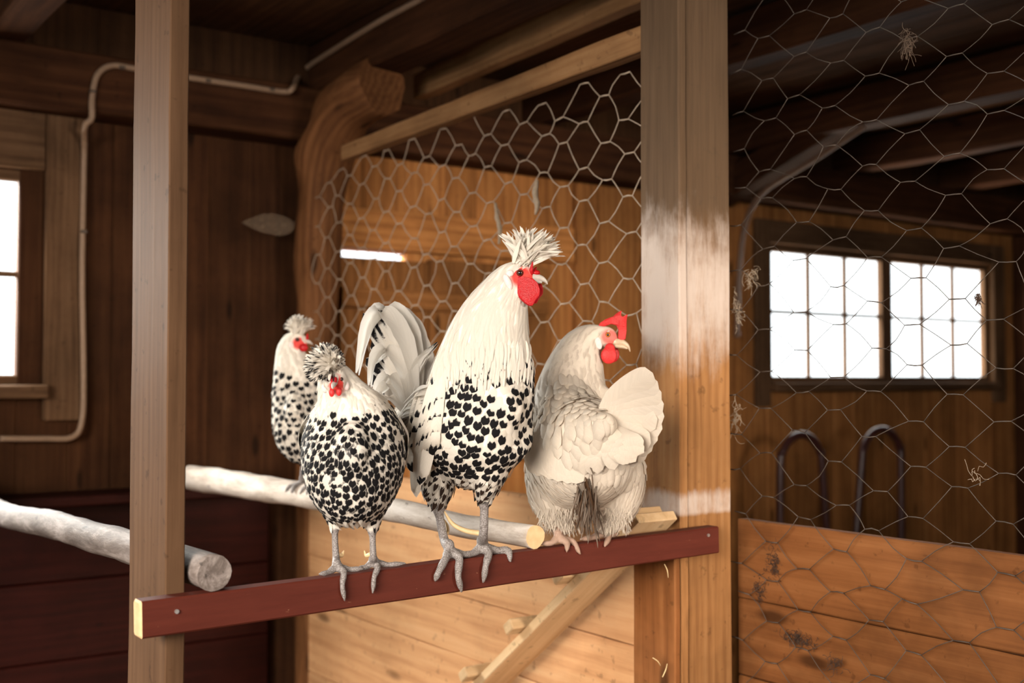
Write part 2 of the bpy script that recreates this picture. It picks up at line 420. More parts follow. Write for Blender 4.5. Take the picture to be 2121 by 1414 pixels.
# small branch stub low on the knee
stb = MB(); stb.tube([yy(700, 290, YW - .30), yy(722, 283, YW - .36)], [.028, .022], n=10, jit=.2, endmat=0); stb.build('branch_stub', M['trunk'], post, True)

# right-hand knee brace and its cable
br = thing('knee_brace', 'diagonal knee brace under the right ceiling', 'brace', (4.1, 3.2, 2.6))
MB().prism(at_x(1752, 236, 4.12), at_x(1490, 402, 4.12), UPZ, .11, .14, bev=.01, nseg=10, jit=.006).build('brace_timber', M['beam'], br)
beam('wall_post', 'dark wall post behind the right window corner', 'post', (wx(2108), YW - .07, 0), (wx(2108), YW - .07, bz0 - .001), V((0, -1, 0)), .13, .13, M['beam'])
def cable(name, label, pts, r, clips, mat=None):
    root = thing(name, label, 'cable', pts[0])
    MB().tube(pts, r, n=8, sub=6).build('sheath', mat or M['cable'], root, True)
    for c in clips:
        m = MB(); c = V(c); m.box(c - V((.011, .012, .006)), c + V((.011, .010, .006)), 'x', bev=.003); m.build('clip', M['clip'], root)
    return root
yb = YW - .158; yc = YW - .04
P1 = [at_y(0, 908, YW - .045), at_y(90, 908, YW - .045), at_y(150, 905, YW - .045), at_y(170, 870, YW - .045), at_y(173, 780, YW - .043), at_y(170, 560, YW - .043), at_y(174, 320, YW - .043), at_y(176, 262, yb + .02), at_y(190, 244, yb), at_y(191, 200, yb), at_y(202, 155, yb), at_y(232, 136, yb), at_y(285, 143, yb), at_y(400, 162, yb), at_y(520, 180, yb), at_y(588, 190, yb), at_y(607, 182, yb - .02), at_x(626, 148, 1.885), at_x(700, 98, 1.885), at_x(790, 42, 1.885), at_x(868, 0, 1.885), at_x(960, -55, 1.885)]
cable('cable', 'pale electric cable clipped along the beam and joist', P1, .0105, [at_y(252, 140, yb), at_y(192, 190, yb), at_y(430, 168, yb), at_y(562, 186, yb), at_y(174, 300, YW - .043), at_y(173, 480, YW - .043)])
P2 = [at_x(1790, 262, 4.035)] + [at_x(1766, 278, 4.035), at_x(1684, 332, 4.035), at_x(1592, 388, 4.035), at_x(1556, 432, 4.035), at_x(1538, 492, 4.035), at_x(1530, 580, 4.035), at_x(1526, 700, 4.035)]
cable('cable', 'short cable bending down the right knee brace', P2, .0135, [V(P2[2]), V(P2[3])], M['pipe'])

# back wall boards, shutter and red boards
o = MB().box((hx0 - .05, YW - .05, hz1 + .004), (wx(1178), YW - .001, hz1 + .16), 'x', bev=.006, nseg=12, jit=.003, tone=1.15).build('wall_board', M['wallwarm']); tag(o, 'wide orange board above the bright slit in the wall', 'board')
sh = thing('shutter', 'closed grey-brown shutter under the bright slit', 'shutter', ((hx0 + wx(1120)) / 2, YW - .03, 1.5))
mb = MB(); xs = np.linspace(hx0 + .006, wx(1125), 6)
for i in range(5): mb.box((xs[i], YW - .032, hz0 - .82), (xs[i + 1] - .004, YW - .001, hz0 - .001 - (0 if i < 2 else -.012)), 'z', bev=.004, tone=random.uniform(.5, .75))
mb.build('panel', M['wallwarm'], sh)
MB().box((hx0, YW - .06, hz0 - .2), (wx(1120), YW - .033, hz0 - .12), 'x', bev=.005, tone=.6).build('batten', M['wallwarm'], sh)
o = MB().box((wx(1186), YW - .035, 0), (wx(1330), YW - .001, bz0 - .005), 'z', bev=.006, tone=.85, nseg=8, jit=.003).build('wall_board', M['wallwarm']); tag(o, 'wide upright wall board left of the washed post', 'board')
for px, top, bot in ((805, 330, 440), (850, 335, 445)):
    pass
rd = thing('red_ledge', 'dark red painted boarding low on the back wall', 'boarding', (0, YW - .05, 0))
zt = 1.55 - .375
mb = MB(); zz = zt - .03
while zz > .05:
    mb.box((XL + .01, YW - .05, max(0.002, zz - .26)), (1.74, YW - .001, zz - .003), 'x', bev=.004, tone=random.uniform(.85, 1.1)); zz -= .26
mb.build('panel', M['redp'], rd)
MB().box((XL + .01, YW - .2, zt - .032), (1.76, YW - .001, zt), 'x', bev=.004).build('cap_rail', M['redp'], rd)

# hoops by the right wall
def hoop(pl, pr, ptop, pbl, pbr, label):
    y = YW - .33
    a, b, c = at_y(*pl, y), at_y(*pr, y), at_y(*ptop, y)
    w = b.x - a.x; cx = (a.x + b.x) / 2; r = w / 2
    fl = V((at_y(*pbl, y).x, y, 0.0)); fr = V((at_y(*pbr, y).x, y, 0.0))
    pts = [fl + V((0, 0, .003)), (fl + V((a.x, y, c.z - r))) / 2] + [V((cx - r * math.cos(t), y, c.z - r + r * math.sin(t))) for t in np.linspace(0, math.pi, 9)] + [(fr + V((b.x, y, c.z - r))) / 2, fr + V((0, 0, .003))]
    o = MB().tube(pts, .019, n=12, sub=4).build('feeding_hoop', M['hoop'], None, True)
    tag(o, label, 'hoop', 'dark red tube hoops by the right wall')
hoop((1616, 960), (1702, 960), (1658, 900), (1612, 1400), (1735, 1400), 'left one of two dark red tube hoops under the right window')
hoop((1785, 950), (1866, 950), (1826, 889), (1745, 1400), (1868, 1400), 'right one of two dark red tube hoops under the right window')

# ------------------------------------------------------------------ the pen
YR = 1.80                        # front face of the rail
RT = .035                        # rail thickness
def rail_pt(px, py): return at_y(px, py, YR)
ra, rb = rail_pt(290, 1247), rail_pt(1490, 1089); rh = .058
ra0 = ra - (rb - ra).normalized() * 0
rail = thing('perch_rail', 'dark red rail the front birds stand on', 'rail', (ra + rb) / 2)
up = UPZ
d = (rb - ra).normalized(); upr = (UPZ - d * UPZ.dot(d)).normalized()
c0 = ra + V((0, RT / 2, 0)) - upr * rh / 2; c1 = rb + V((0, RT / 2, 0)) - upr * rh / 2
MB().prism(c0, c1, UPZ, RT, rh, bev=.003, nseg=30, jit=.0012, endmat=1).build('rail_bar', M['rail'], rail, mat2=M['cut'])
def nail(p): 
    m = MB(); m.tube([p + V((0, .002, 0)), p + V((0, -.002, 0))], .0035, n=10, sub=1); return m.build('nail', M['steel'], rail)
nail(at_y(1467, 1108, YR - .001)); nail(at_y(366, 1266, YR - .001))
def rail_top(px):                # point on the middle of the rail's top at that image column
    lo, hi = 0., 1.
    for _ in range(40):
        m = (lo + hi) / 2; p = ra.lerp(rb, m) + V((0, RT / 2, 0))
        if pix(p)[0] < px: lo = m
        else: hi = m
    return p

# slim post at the left
q0 = at_y(345, 900, YR + RT + .001); q1 = at_y(386, 900, YR + RT + .001)
qb = at_x(270, 900, q0.x)
wpost = q1.x - q0.x; dpost = qb.y - q0.y
o = MB().prism((q0.x + wpost / 2, q0.y + dpost / 2, 0), (q0.x + wpost / 2, q0.y + dpost / 2, ZC - .001), V((0, 1, 0)), wpost, dpost, bev=.002, nseg=30, jit=.0015, tone=1.).build('wooden_post', M['slim'])
tag(o, 'slim planed wooden post left of the birds', 'post')

# pair of washed posts at the right
ya = YR + RT + .012
pa = at_y(1409, 900, ya); pb = at_y(1428, 900, ya + .0); pl = at_x(1328, 900, pa.x)
o = MB().box((pa.x, ya, 0), (pb.x - .004, pl.y, ZC - .001), 'z', bev=.003, nseg=40, jit=.0015, tone=1.).build('wooden_post', M['postw']); tag(o, 'left of the paired whitewashed posts, lit face to the birds', 'post', 'paired washed posts')
pc = at_y(1512, 900, ya + .012)
o = MB().box((pb.x, ya + .008, 0), (pc.x, pl.y - .01, ZC - .001), 'z', bev=.004, nseg=40, jit=.0015, tone=.9).build('wooden_post', M['postw']); tag(o, 'right of the paired washed posts, beside the large-mesh wire', 'post', 'paired washed posts')
PXR = pc.x
# plank partition behind the birds
XP = 1.80
zs = [1.245, .93, .765, .52, .26, 0.002]
mb = MB()
for i in range(5): mb.box((XP, pl.y + .003, zs[i + 1] + .001), (XP + .028, YW - .26, zs[i] - .001), 'y', bev=.003, nseg=24, jit=.002)
o = mb.build('plank_partition', M['plank']); tag(o, 'pale pine plank partition behind the ramp and birds', 'partition')
XQ = PXR + .05
zq = [1.55 - .319, 1.05, .875, .64, .4, .18, .002]
mb = MB()
ysm = at_x(1899, 1360, XQ).y
for i in range(6):
    if i == 2:
        mb.box((XQ, -1.2, zq[3] + .001), (XQ + .03, ysm - .002, zq[2] - .001), 'y', bev=.003, nseg=24, jit=.002); mb.box((XQ, ysm + .002, zq[3] + .001), (XQ + .03, ya + .04, zq[2] - .001), 'y', bev=.003, nseg=24, jit=.002, tone=1.1)
    else: mb.box((XQ, -1.2, zq[i + 1] + .001), (XQ + .03, ya + .04, zq[i] - .001), 'y', bev=.003, nseg=30, jit=.002)
o = mb.build('plank_partition', M['plankd']); tag(o, 'dusty orange plank partition at the right behind wire', 'partition')
# short stile under the post (boards continuing below the rail)
o = MB().box((pa.x - .021, ya - .004, 0), (pa.x - .004, pl.y + .006, rb.z - .03), 'z', bev=.003, nseg=14, jit=.002, tone=1.15).build('cover_board', M['plankd']); tag(o, 'brown cover board on the washed post below the rail', 'board')

# ------------------------------------------------------------------ ramp
xr1 = pa.x - .022; xr0 = xr1 - .135
t0 = at_y(1349, 1068, YR + RT + .004); 
xr0 = min(t0.x, xr1 - .11)
top = V((0, YR + RT + .010, at_x(1349, 1068, xr0).z)); bot = at_x(972, 1418, xr0)
dr = (V((0, bot.y, bot.z)) - V((0, top.y, top.z))).normalized()
L = (top.z - .02) / -dr.z
rt = V((0, top.y, top.z)); nr = V((0, -dr.z, dr.y)); nr = nr if nr.z > 0 else -nr
ramp = thing('chicken_ramp', 'pale cleated ramp board rising to the red rail', 'ramp', (xr0, top.y, top.z))
xm = (xr0 + xr1) / 2; th = .022
MB().prism(rt + V((xm, 0, 0)) - nr * th / 2, rt + V((xm, 0, 0)) + dr * L - nr * th / 2, nr, xr1 - xr0, th, bev=.002, nseg=20, jit=.001, tone=1.05).build('board', M['ramp'], ramp)
for px, py in ((1188, 1214), (1082, 1310), (985, 1402), (900, 1480)):
    p = at_x(px, py, xr0); k = (p - rt - V((xr0, 0, 0))).dot(dr)
    c = rt + dr * k + nr * .014
    MB().prism(c + V((xr0 - .035, 0, 0)), c + V((xr1 - .01, 0, 0)), nr, .038, .027, bev=.003, nseg=4, jit=.002, tone=1.).build('cleat', M['ramp'], ramp)
c = rt + dr * .04 + nr * .012
MB().prism(V((at_y(1292, 1088, YR + RT).x, c.y + .012, c.z)), V((xr1 + .0, c.y + .012, c.z)), nr, .04, .024, bev=.003, tone=1.).build('cleat', M['ramp'], ramp)

# ------------------------------------------------------------------ perches (peeled branches)
def branch(label, pts, rad, mat, endm):
    o = MB().tube(pts, rad, n=18, jit=.13, sub=10, endmat=1, freq=11.).build('perch_branch', mat, None, True, endm); tag(o, label, 'perch', 'branches used as perches')
Z1 = ra.z
pe = at_y(414, 1191, YR + .02)
rr = 38 / 2400 * depth(pe)
pe.x += .018
b1 = [V((pe.x, YR + .004, rail_top(425).z + rr + .001)), V((pe.x - .006, YR + .3, ra.z + rr * 1.0)), at_x(210, 1115, pe.x - .01), at_x(110, 1086, pe.x - .012), at_x(0, 1062, pe.x - .012), V((pe.x, YW - .1, zt + .046))]
branch('rough grey branch perch behind the slim left post', b1, [rr, rr * 1.02] + [q_ / 2400 * depth(p_) for q_, p_ in zip((33, 28, 24.5), b1[2:5])] + [.03], M['bark'], M['bark'])
pe2 = rail_top(1095); r2 = 23.5 / 2400 * depth(pe2)
x2 = pe2.x + .012
b2 = [V((x2, YR + .012, pe2.z + r2 + .001)), at_x(980, 1092, x2), at_x(880, 1070, x2), at_x(760, 1045, x2 + .01), at_x(640, 1027, x2 + .01), at_x(500, 1004, x2), at_x(395, 988, x2)]
branch('smooth pale branch perch behind the rooster', b2, [q_ / 2400 * depth(p_) for q_, p_ in zip((23.5, 24, 25, 25, 25.5, 27, 25), b2)], M['barkpale'], M['cut'])

# ------------------------------------------------------------------ chicken wire
def wire_mesh(name, label, x, y0, y1, zlo, zhi, P, S, r, mat, jit, clip=None, bulge=0.):
    mb = MB(); tw = .017; rnd = random.Random(3)
    ncol = int((y1 - y0) / S) + 2; nrow = int((zhi - zlo) / P) + 2
    node = {}
    for i in range(ncol):
        for j in range(nrow):
            y = y0 + i * S; z = zlo + (j + .5 * (i % 2)) * P
            dy, dz = rnd.gauss(0, jit), rnd.gauss(0, jit)
            xx = x + bulge * mnoise.noise(V((y * 3, z * 3, 1)))
            node[i, j] = (V((xx, y + dy - tw, z + dz)), V((xx, y + dy + tw, z + dz * 1.0 + rnd.gauss(0, jit * .3))))
    def ok(p): return y0 <= p.y <= y1 and zlo <= p.z <= (zhi if clip is None else clip(p.y))
    for (i, j), (a, b) in node.items():
        if ok(a) and ok(b): mb.tube([a, (a + b) / 2 + V((0, 0, rnd.gauss(0, .001))), b], [r * 1.3, r * 1.7, r * 1.3], n=5, sub=1)
        for k in ((j, j - 1) if i % 2 == 0 else (j, j + 1)):
            if (i + 1, k) in node:
                c = node[i + 1, k][0]
                if ok(b) and ok(c):
                    m = (b + c) / 2 + V((rnd.gauss(0, .002), rnd.gauss(0, jit * .35), rnd.gauss(0, jit * .35)))
                    mb.tube([b, m, c], r, n=5, sub=2)
    return tag(mb.build(name, mat, None, True), label, 'wire mesh')
aL = at_x(716, 318, 1.80); bL = at_x(1330, 84, 1.80)
def lathz(y): return bL.z + (aL.z - bL.z) * (y - bL.y) / (aL.y - bL.y) - .033
wire_mesh('chicken_wire', 'pale chicken wire between the lath and pine partition', XP - .004, pl.y + .008, YW - .27, 1.25, 2.4, .098, .083, .0014, M['wire'], .007, lathz)
wire_mesh('chicken_wire', 'dark large-mesh chicken wire filling the right side', PXR + .026, -.3, ya + .055, .55, ZC - .01, .0925, .094, .00085, M['wired'], .007, None, .014)
# ================================================================== birds
FWD = (ROT @ V((0, 0, -1))); FWD = V((FWD.x, FWD.y, 0)).normalized()   # away from the photographer, level
RGT = V((FWD.y, -FWD.x, 0))

def feather_mat(name, white, black, spotted=True, rough=.7, trans=.3):
    t = NT(name)
    uv = t.n('UVMap').outputs[0]; sp = t.n('SeparateXYZ', {0: uv}); u, v = sp.outputs[0], sp.outputs[1]
    fc = t.n('SeparateColor', {0: t.attr('fc').outputs['Color']}); spot, rnd, dirt = fc.outputs[0], fc.outputs[1], fc.outputs[2]
    pos = t.n('TexCoord').outputs['Object']
    U = t.math('ABSOLUTE', t.math('MULTIPLY_ADD', u, 2.0, -1.0))
    # barbs run obliquely out from the shaft
    barb = t.noise(t.n('CombineXYZ', {0: t.math('MULTIPLY_ADD', U, -5.0, t.math('MULTIPLY', v, 26.0)), 1: t.math('MULTIPLY', rnd, 40.0), 2: t.math('MULTIPLY', U, 1.2)}).outputs[0], 1.0, 3, .6)
    w2 = tuple(c * .8 for c in white)
    col = t.mix(t.math('MULTIPLY_ADD', barb, 1.1, -.1, True), w2, white)
    col = t.mix(t.math('MULTIPLY', rnd, .22), col, (.70, .60, .47))
    nz = t.noise(pos, 330, 3, .6)
    if spotted:
        notch = t.math('MULTIPLY', t.math('MAXIMUM', t.math('MULTIPLY_ADD', U, -2.4, 1.0), 0.0), .075)
        edge = t.math('MULTIPLY', t.math('MAXIMUM', t.math('SUBTRACT', U, .55), 0.0), .45)
        th = t.math('ADD', t.math('ADD', t.math('MULTIPLY_ADD', spot, -.66, 1.10), notch), edge)
        th = t.math('MULTIPLY_ADD', t.math('SUBTRACT', nz, .5), .16, th)
        m = t.sstep(t.math('SUBTRACT', v, th), -.03, .05)
        m = t.math('MULTIPLY', m, t.math('SUBTRACT', 1.0, t.sstep(U, .84, .98)))
        col = t.mix(t.math('MULTIPLY', m, t.sstep(spot, .12, .3)), col, black)
    col = t.mix(t.math('MULTIPLY', dirt, t.math('MULTIPLY_ADD', nz, .4, .95, True)), col, (.06, .028, .012))
    ft = t.bsdf(col, rough, barb, .3, .0012, .1)
    tl = t.n('BsdfTranslucent', {0: col}); mx = t.n('MixShader', {0: trans, 1: ft.outputs[0], 2: tl.outputs[0]})
    t.t.links.new(mx.outputs[0], t.out.inputs[0]); return t.m
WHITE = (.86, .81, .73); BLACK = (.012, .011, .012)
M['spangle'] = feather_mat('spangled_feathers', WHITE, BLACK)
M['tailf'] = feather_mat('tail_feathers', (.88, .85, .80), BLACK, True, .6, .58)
M['whitef'] = feather_mat('shaded_white_feathers', (.72, .64, .545), BLACK, False)  # white lowered: the shade this hen stands in is put into the colour
def skinmat(name='bird_body', w0=(.72, .66, .57), w1=(.86, .81, .73)):
    t = NT(name); pos = t.n('TexCoord').outputs['Object']
    sk = t.attr('skin').outputs['Fac']; lg = t.attr('leg').outputs['Fac']; dk = t.attr('dark').outputs['Fac']; wm = t.attr('warm').outputs['Fac']
    n = t.noise(pos, 120, 4, .6); n2 = t.noise(pos, 60, 4, .6)
    col = t.mix(n, w0, w1)
    col = t.mix(t.math('MULTIPLY', dk, t.sstep(n2, .42, .56)), col, (.02, .017, .015))
    red = t.mix(n, (.50, .022, .018), (.74, .060, .045))
    col = t.mix(sk, col, red)
    vo = t.n('TexVoronoi', {'Vector': t.mapv(pos, (1, 1, 1.6)), 'Scale': 210.0}, feature='DISTANCE_TO_EDGE').outputs['Distance']
    legc = t.mix(t.sstep(vo, .0, .16), (.12, .10, .09), t.mix(n2, (.20, .18, .17), (.36, .335, .33)))
    legc = t.mix(wm, legc, t.mix(n2, (.22, .13, .09), (.42, .29, .22)))
    col = t.mix(lg, col, legc)
    t.bsdf(col, .55, t.math('MULTIPLY_ADD', vo, lg, t.math('MULTIPLY', n, .4)), .4, .0015, .35); return t.m
M['body'] = skinmat(); M['bodyc'] = skinmat('white_hen_body', (.60, .52, .43), (.69, .61, .515))  # second body toned to match the shade-darkened feathers
def fleshmat(name, a, b):
    t = NT(name); pos = t.n('TexCoord').outputs['Object']
    n = t.noise(pos, 160, 5, .65); vo = t.n('TexVoronoi', {'Vector': pos, 'Scale': 420.0}).outputs['Distance']
    t.bsdf(t.mix(n, a, b), .42, t.math('ADD', n, t.math('MULTIPLY', vo, .5)), .5, .0015, .25, **{'Subsurface Weight': .06, 'Subsurface Radius': (.01, .003, .002), 'Subsurface Scale': .3}); return t.m
M['comb'] = fleshmat('red_flesh', (.27, .002, .005), (.52, .008, .012))
M['combpale'] = fleshmat('pale_red_flesh', (.42, .010, .012), (.66, .045, .042))
M['lobe'] = fleshmat('white_earlobe', (.66, .50, .48), (.84, .76, .73))
M['beak'] = plain('beak_horn', (.50, .37, .25), .35, 0, .2, 70, .5)
M['beakg'] = plain('grey_beak_horn', (.42, .38, .34), .35, 0, .2, 70, .5)
M['spur'] = plain('horn_spur', (.66, .47, .25), .45, 0, .15, 60, .4)
def eyemat(name, iris):
    t = NT(name); r = t.attr('ang').outputs['Fac']
    col = t.mix(t.sstep(r, .50, .56), (.006, .005, .005), iris)
    col = t.mix(t.sstep(r, .98, 1.05), col, (.02, .008, .006))
    t.bsdf(col, .06, spec=.6); return t.m
M['eyeo'] = eyemat('orange_eye', (.60, .20, .03)); M['eyed'] = eyemat('dark_eye', (.10, .018, .008))

# ---- lofted blobs joined by a voxel remesh
class Blob:
    def __init__(s): s.v = []; s.f = []
    def loft(s, rings, ref=None, n=28, sub=4):
        """rings: (centre, a, b): a along ref, b across it and the path"""
        ref = ref or RGT
        C = [V(r[0]) for r in rings]; A = [r[1] for r in rings]; B = [r[2] for r in rings]
        P, RA, RB = [], [], []
        m = len(C)
        def cr(q, i, u):
            g = lambda k: q[min(max(k, 0), m - 1)]
            a, b, c, d = g(i - 1), g(i), g(i + 1), g(i + 2)
            return (b * 2 + (c - a) * u + (a * 2 - b * 5 + c * 4 - d) * (u * u) + (b * 3 - a - c * 3 + d) * (u ** 3)) * .5
        for i in range(m - 1):
            for k in range(sub):
                u = k / sub; P.append(cr(C, i, u)); RA.append(max(.0012, cr(A, i, u))); RB.append(max(.0012, cr(B, i, u)))
        P.append(C[-1]); RA.append(A[-1]); RB.append(B[-1])
        T0 = (P[1] - P[0]).normalized(); T1 = (P[-1] - P[-2]).normalized()
        for e, T, pos in ((0, -T0, 'pre'), (-1, T1, 'post')):            # rounded caps
            ra, rb, p = RA[e], RB[e], P[e]; cap = []
            for k, q in ((.45, .87), (.8, .55), (.97, .2)):
                cap.append((p + T * min(ra, rb) * k, ra * q, rb * q))
            if pos == 'pre': cap.reverse(); P = [c[0] for c in cap] + P; RA = [c[1] for c in cap] + RA; RB = [c[2] for c in cap] + RB
            else: P += [c[0] for c in cap]; RA += [c[1] for c in cap]; RB += [c[2] for c in cap]
        base = len(s.v); L = len(P); prevA = None
        for i in range(L):
            T = (P[min(i + 1, L - 1)] - P[max(i - 1, 0)]).normalized()
            X = ref - T * ref.dot(T)
            X = X.normalized() if X.length > .05 else prevA
            prevA = X; Y = T.cross(X)
            for j in range(n):
                a = 2 * math.pi * j / n; s.v.append(P[i] + X * (RA[i] * math.cos(a)) + Y * (RB[i] * math.sin(a)))
        for i in range(L - 1):
            for j in range(n):
                k = (j + 1) % n; s.f.append((base + i * n + j, base + i * n + k, base + (i + 1) * n + k, base + (i + 1) * n + j))
        s.f.append(tuple(base + j for j in range(n - 1, -1, -1))); s.f.append(tuple(base + (L - 1) * n + j for j in range(n)))
        return s
    def ball(s, c, rx, ry, rz, ax=None, n=20):
        """ellipsoid: radii along ax[0], ax[1], ax[2]"""
        ax = ax or (RGT, FWD, UPZ); base = len(s.v); m = n // 2
        for i in range(1, m):
            ph = math.pi * i / m
            for j in range(n):
                th = 2 * math.pi * j / n
                s.v.append(V(c) + ax[0] * (rx * math.sin(ph) * math.cos(th)) + ax[1] * (ry * math.sin(ph) * math.sin(th)) + ax[2] * (rz * math.cos(ph)))
        for i in range(m - 2):
            for j in range(n):
                k = (j + 1) % n; s.f.append((base + i * n + j, base + (i + 1) * n + j, base + (i + 1) * n + k, base + i * n + k))
        t0 = len(s.v); s.v.append(V(c) + ax[2] * rz); s.v.append(V(c) - ax[2] * rz)
        for j in range(n):
            k = (j + 1) % n; s.f.append((t0, base + j, base + k)); q = base + (m - 2) * n; s.f.append((t0 + 1, q + k, q + j))
        return s
    def mesh(s, name):
        me = bpy.data.meshes.new(name); me.from_pydata([tuple(v) for v in s.v], [], s.f)
        bm = bmesh.new(); bm.from_mesh(me); bmesh.ops.recalc_face_normals(bm, faces=bm.faces); bm.to_mesh(me); bm.free(); return me
    def remesh(s, name, vox):
        me = s.mesh(name); o = bpy.data.objects.new('tmp', me); COL.objects.link(o)
        md = o.modifiers.new('r', 'REMESH'); md.mode = 'VOXEL'; md.voxel_size = vox
        dg = bpy.context.evaluated_depsgraph_get(); out = bpy.data.meshes.new_from_object(o.evaluated_get(dg))
        bpy.data.objects.remove(o); bpy.data.meshes.remove(me); out.name = name; return out
    def solid(s, name, mat, parent, vox=None, smooth=3):
        me = s.remesh(name, vox) if vox else s.mesh(name)
        if vox: smooth_mesh(me, np.ones(len(me.vertices)), smooth)
        me.polygons.foreach_set('use_smooth', [True] * len(me.polygons)); me.materials.clear(); me.materials.append(mat)
        return link_mesh(name, me, None, parent)

def smooth_mesh(me, w, it, lam=.5):
    n = len(me.vertices); co = np.empty(n * 3); me.vertices.foreach_get('co', co); co = co.reshape(-1, 3)
    e = np.empty(len(me.edges) * 2, dtype=np.int64); me.edges.foreach_get('vertices', e); e = e.reshape(-1, 2)
    deg = np.bincount(e.ravel(), minlength=n)[:, None].clip(1); w = (w * lam)[:, None]
    for _ in range(it):
        acc = np.zeros_like(co)
        for k in range(3):
            acc[:, k] = np.bincount(e[:, 0], co[e[:, 1], k], n) + np.bincount(e[:, 1], co[e[:, 0], k], n)
        co += w * (acc / deg - co)
    me.vertices.foreach_set('co', co.ravel()); me.update(); return co

def seg_dist(P, a, b):
    a = np.array(a); b = np.array(b); d = b - a; t = np.clip(((P - a) @ d) / max(d @ d, 1e-12), 0, 1)
    return np.linalg.norm(P - a - t[:, None] * d, axis=1)
def pix_np(P):
    Q = (P - np.array(EYE)) @ np.array(ROT); return CX + F * Q[:, 0] / -Q[:, 2], CY - F * Q[:, 1] / -Q[:, 2]

# ---- feather sheets
class FB:
    def __init__(s): s.v = []; s.f = []; s.uv = []; s.c = []
    def grid(s, G, col):
        """G[i][j]: i along the feather, j across"""
        nv, nu = len(G), len(G[0]); b = len(s.v)
        for i in range(nv):
            for j in range(nu):
                s.v.append(G[i][j]); s.uv.append((j / (nu - 1), i / (nv - 1))); s.c.append((*col, 1))
        for i in range(nv - 1):
            for j in range(nu - 1): s.f.append((b + i * nu + j, b + i * nu + j + 1, b + (i + 1) * nu + j + 1, b + (i + 1) * nu + j))
    def ribbon(s, pts, width, side, col=(0, .5, 0), shape='leaf', nu=5, nv=14, cup=.25, ragged=0., twist=0.):
        """free feather along a smooth path; side = direction of its width at the base"""
        pts = [V(p) for p in pts]; m = len(pts); G = []; side = V(side)
        fr = [] 
        for i in range(nv):
            x = i / (nv - 1) * (m - 1); k = min(int(x), m - 2); u = x - k
            g = lambda q: pts[min(max(q, 0), m - 1)]
            a, b_, c, d = g(k - 1), g(k), g(k + 1), g(k + 2)
            fr.append(.5 * ((2 * b_) + (c - a) * u + (2 * a - 5 * b_ + 4 * c - d) * u * u + (3 * b_ - a - 3 * c + d) * u ** 3))
        for i, p in enumerate(fr):
            v = i / (nv - 1); T = (fr[min(i + 1, nv - 1)] - fr[max(i - 1, 0)]).normalized()
            S = side - T * side.dot(T); S = S.normalized() if S.length > 1e-4 else T.orthogonal().normalized()
            N = T.cross(S)
            if twist: a = twist * v; S, N = S * math.cos(a) + N * math.sin(a), N * math.cos(a) - S * math.sin(a)
            if shape == 'leaf': w = (v ** .55) * (1 - v ** 5) ** .8 * 1.05 + .06 * (1 - v)
            elif shape == 'spike': w = (.35 + .65 * min(1, v * 3)) * (1 - v) ** .55 + .02
            elif shape == 'blade': w = min(1, .3 + v * 2.2) * (1 - v ** 9) ** .6 + .02
            else: w = min(1, .25 + v * 3) * (1 - max(0, v - .55) / .45 * .92) 
            G.append([])
            for j in range(nu):
                q = j / (nu - 1) * 2 - 1; r = 1 + (random.uniform(-ragged, ragged) if abs(q) > .6 else 0)
                G[-1].append(p + S * (q * width * .5 * w * r) + N * (-abs(q) ** 1.6 * cup * width * .5 * w))
        s.grid(G, col)
    def build(s, name, mat, parent):
        me = bpy.data.meshes.new(name); me.from_pydata([tuple(v) for v in s.v], [], s.f)
        uvl = me.uv_layers.new(name='UVMap'); li = np.empty(len(me.loops), dtype=np.int64); me.loops.foreach_get('vertex_index', li)
        uvl.data.foreach_set('uv', np.array(s.uv, dtype=np.float32)[li].ravel())
        a = me.attributes.new('fc', 'FLOAT_COLOR', 'POINT'); a.data.foreach_set('color', np.array(s.c, dtype=np.float32).ravel())
        me.polygons.foreach_set('use_smooth', [True] * len(me.polygons)); me.materials.append(mat)
        return link_mesh(name, me, None, parent)

def surface_points(me, spacing, allow, n_try):
    """scattered points over the mesh with a spacing that may vary (grid-hash dart throwing)"""
    me.calc_loop_triangles(); nt = len(me.loop_triangles)
    tri = np.empty(nt * 3, dtype=np.int64); me.loop_triangles.foreach_get('vertices', tri); tri = tri.reshape(-1, 3)
    co = np.empty(len(me.vertices) * 3); me.vertices.foreach_get('co', co); co = co.reshape(-1, 3)
    no = np.empty(len(me.vertices) * 3); me.vertices.foreach_get('normal', no); no = no.reshape(-1, 3)
    A, B, Cc = co[tri[:, 0]], co[tri[:, 1]], co[tri[:, 2]]
    ar = np.linalg.norm(np.cross(B - A, Cc - A), axis=1); pr = ar / ar.sum()
    pick = np.random.choice(nt, n_try, p=pr); r1 = np.sqrt(np.random.rand(n_try)); r2 = np.random.rand(n_try)
    wa, wb, wc = 1 - r1, r1 * (1 - r2), r1 * r2
    P = A[pick] * wa[:, None] + B[pick] * wb[:, None] + Cc[pick] * wc[:, None]
    N = no[tri[pick, 0]] * wa[:, None] + no[tri[pick, 1]] * wb[:, None] + no[tri[pick, 2]] * wc[:, None]
    N /= np.linalg.norm(N, axis=1)[:, None]
    ok = allow(P, N); sp = spacing(P); cell = float(sp.max()); grid = {}; out = []
    for i in np.nonzero(ok)[0]:
        p = P[i]; key = tuple((p // cell).astype(int)); good = True
        for dx in (-1, 0, 1):
            for dy in (-1, 0, 1):
                for dz in (-1, 0, 1):
                    for q in grid.get((key[0] + dx, key[1] + dy, key[2] + dz), ()):
                        if ((P[q] - p) ** 2).sum() < (.5 * (sp[i] + sp[q])) ** 2: good = False; break
                    if not good: break
                if not good: break
            if not good: break
        if good: grid.setdefault(key, []).append(i); out.append(i)
    return P[out], N[out]

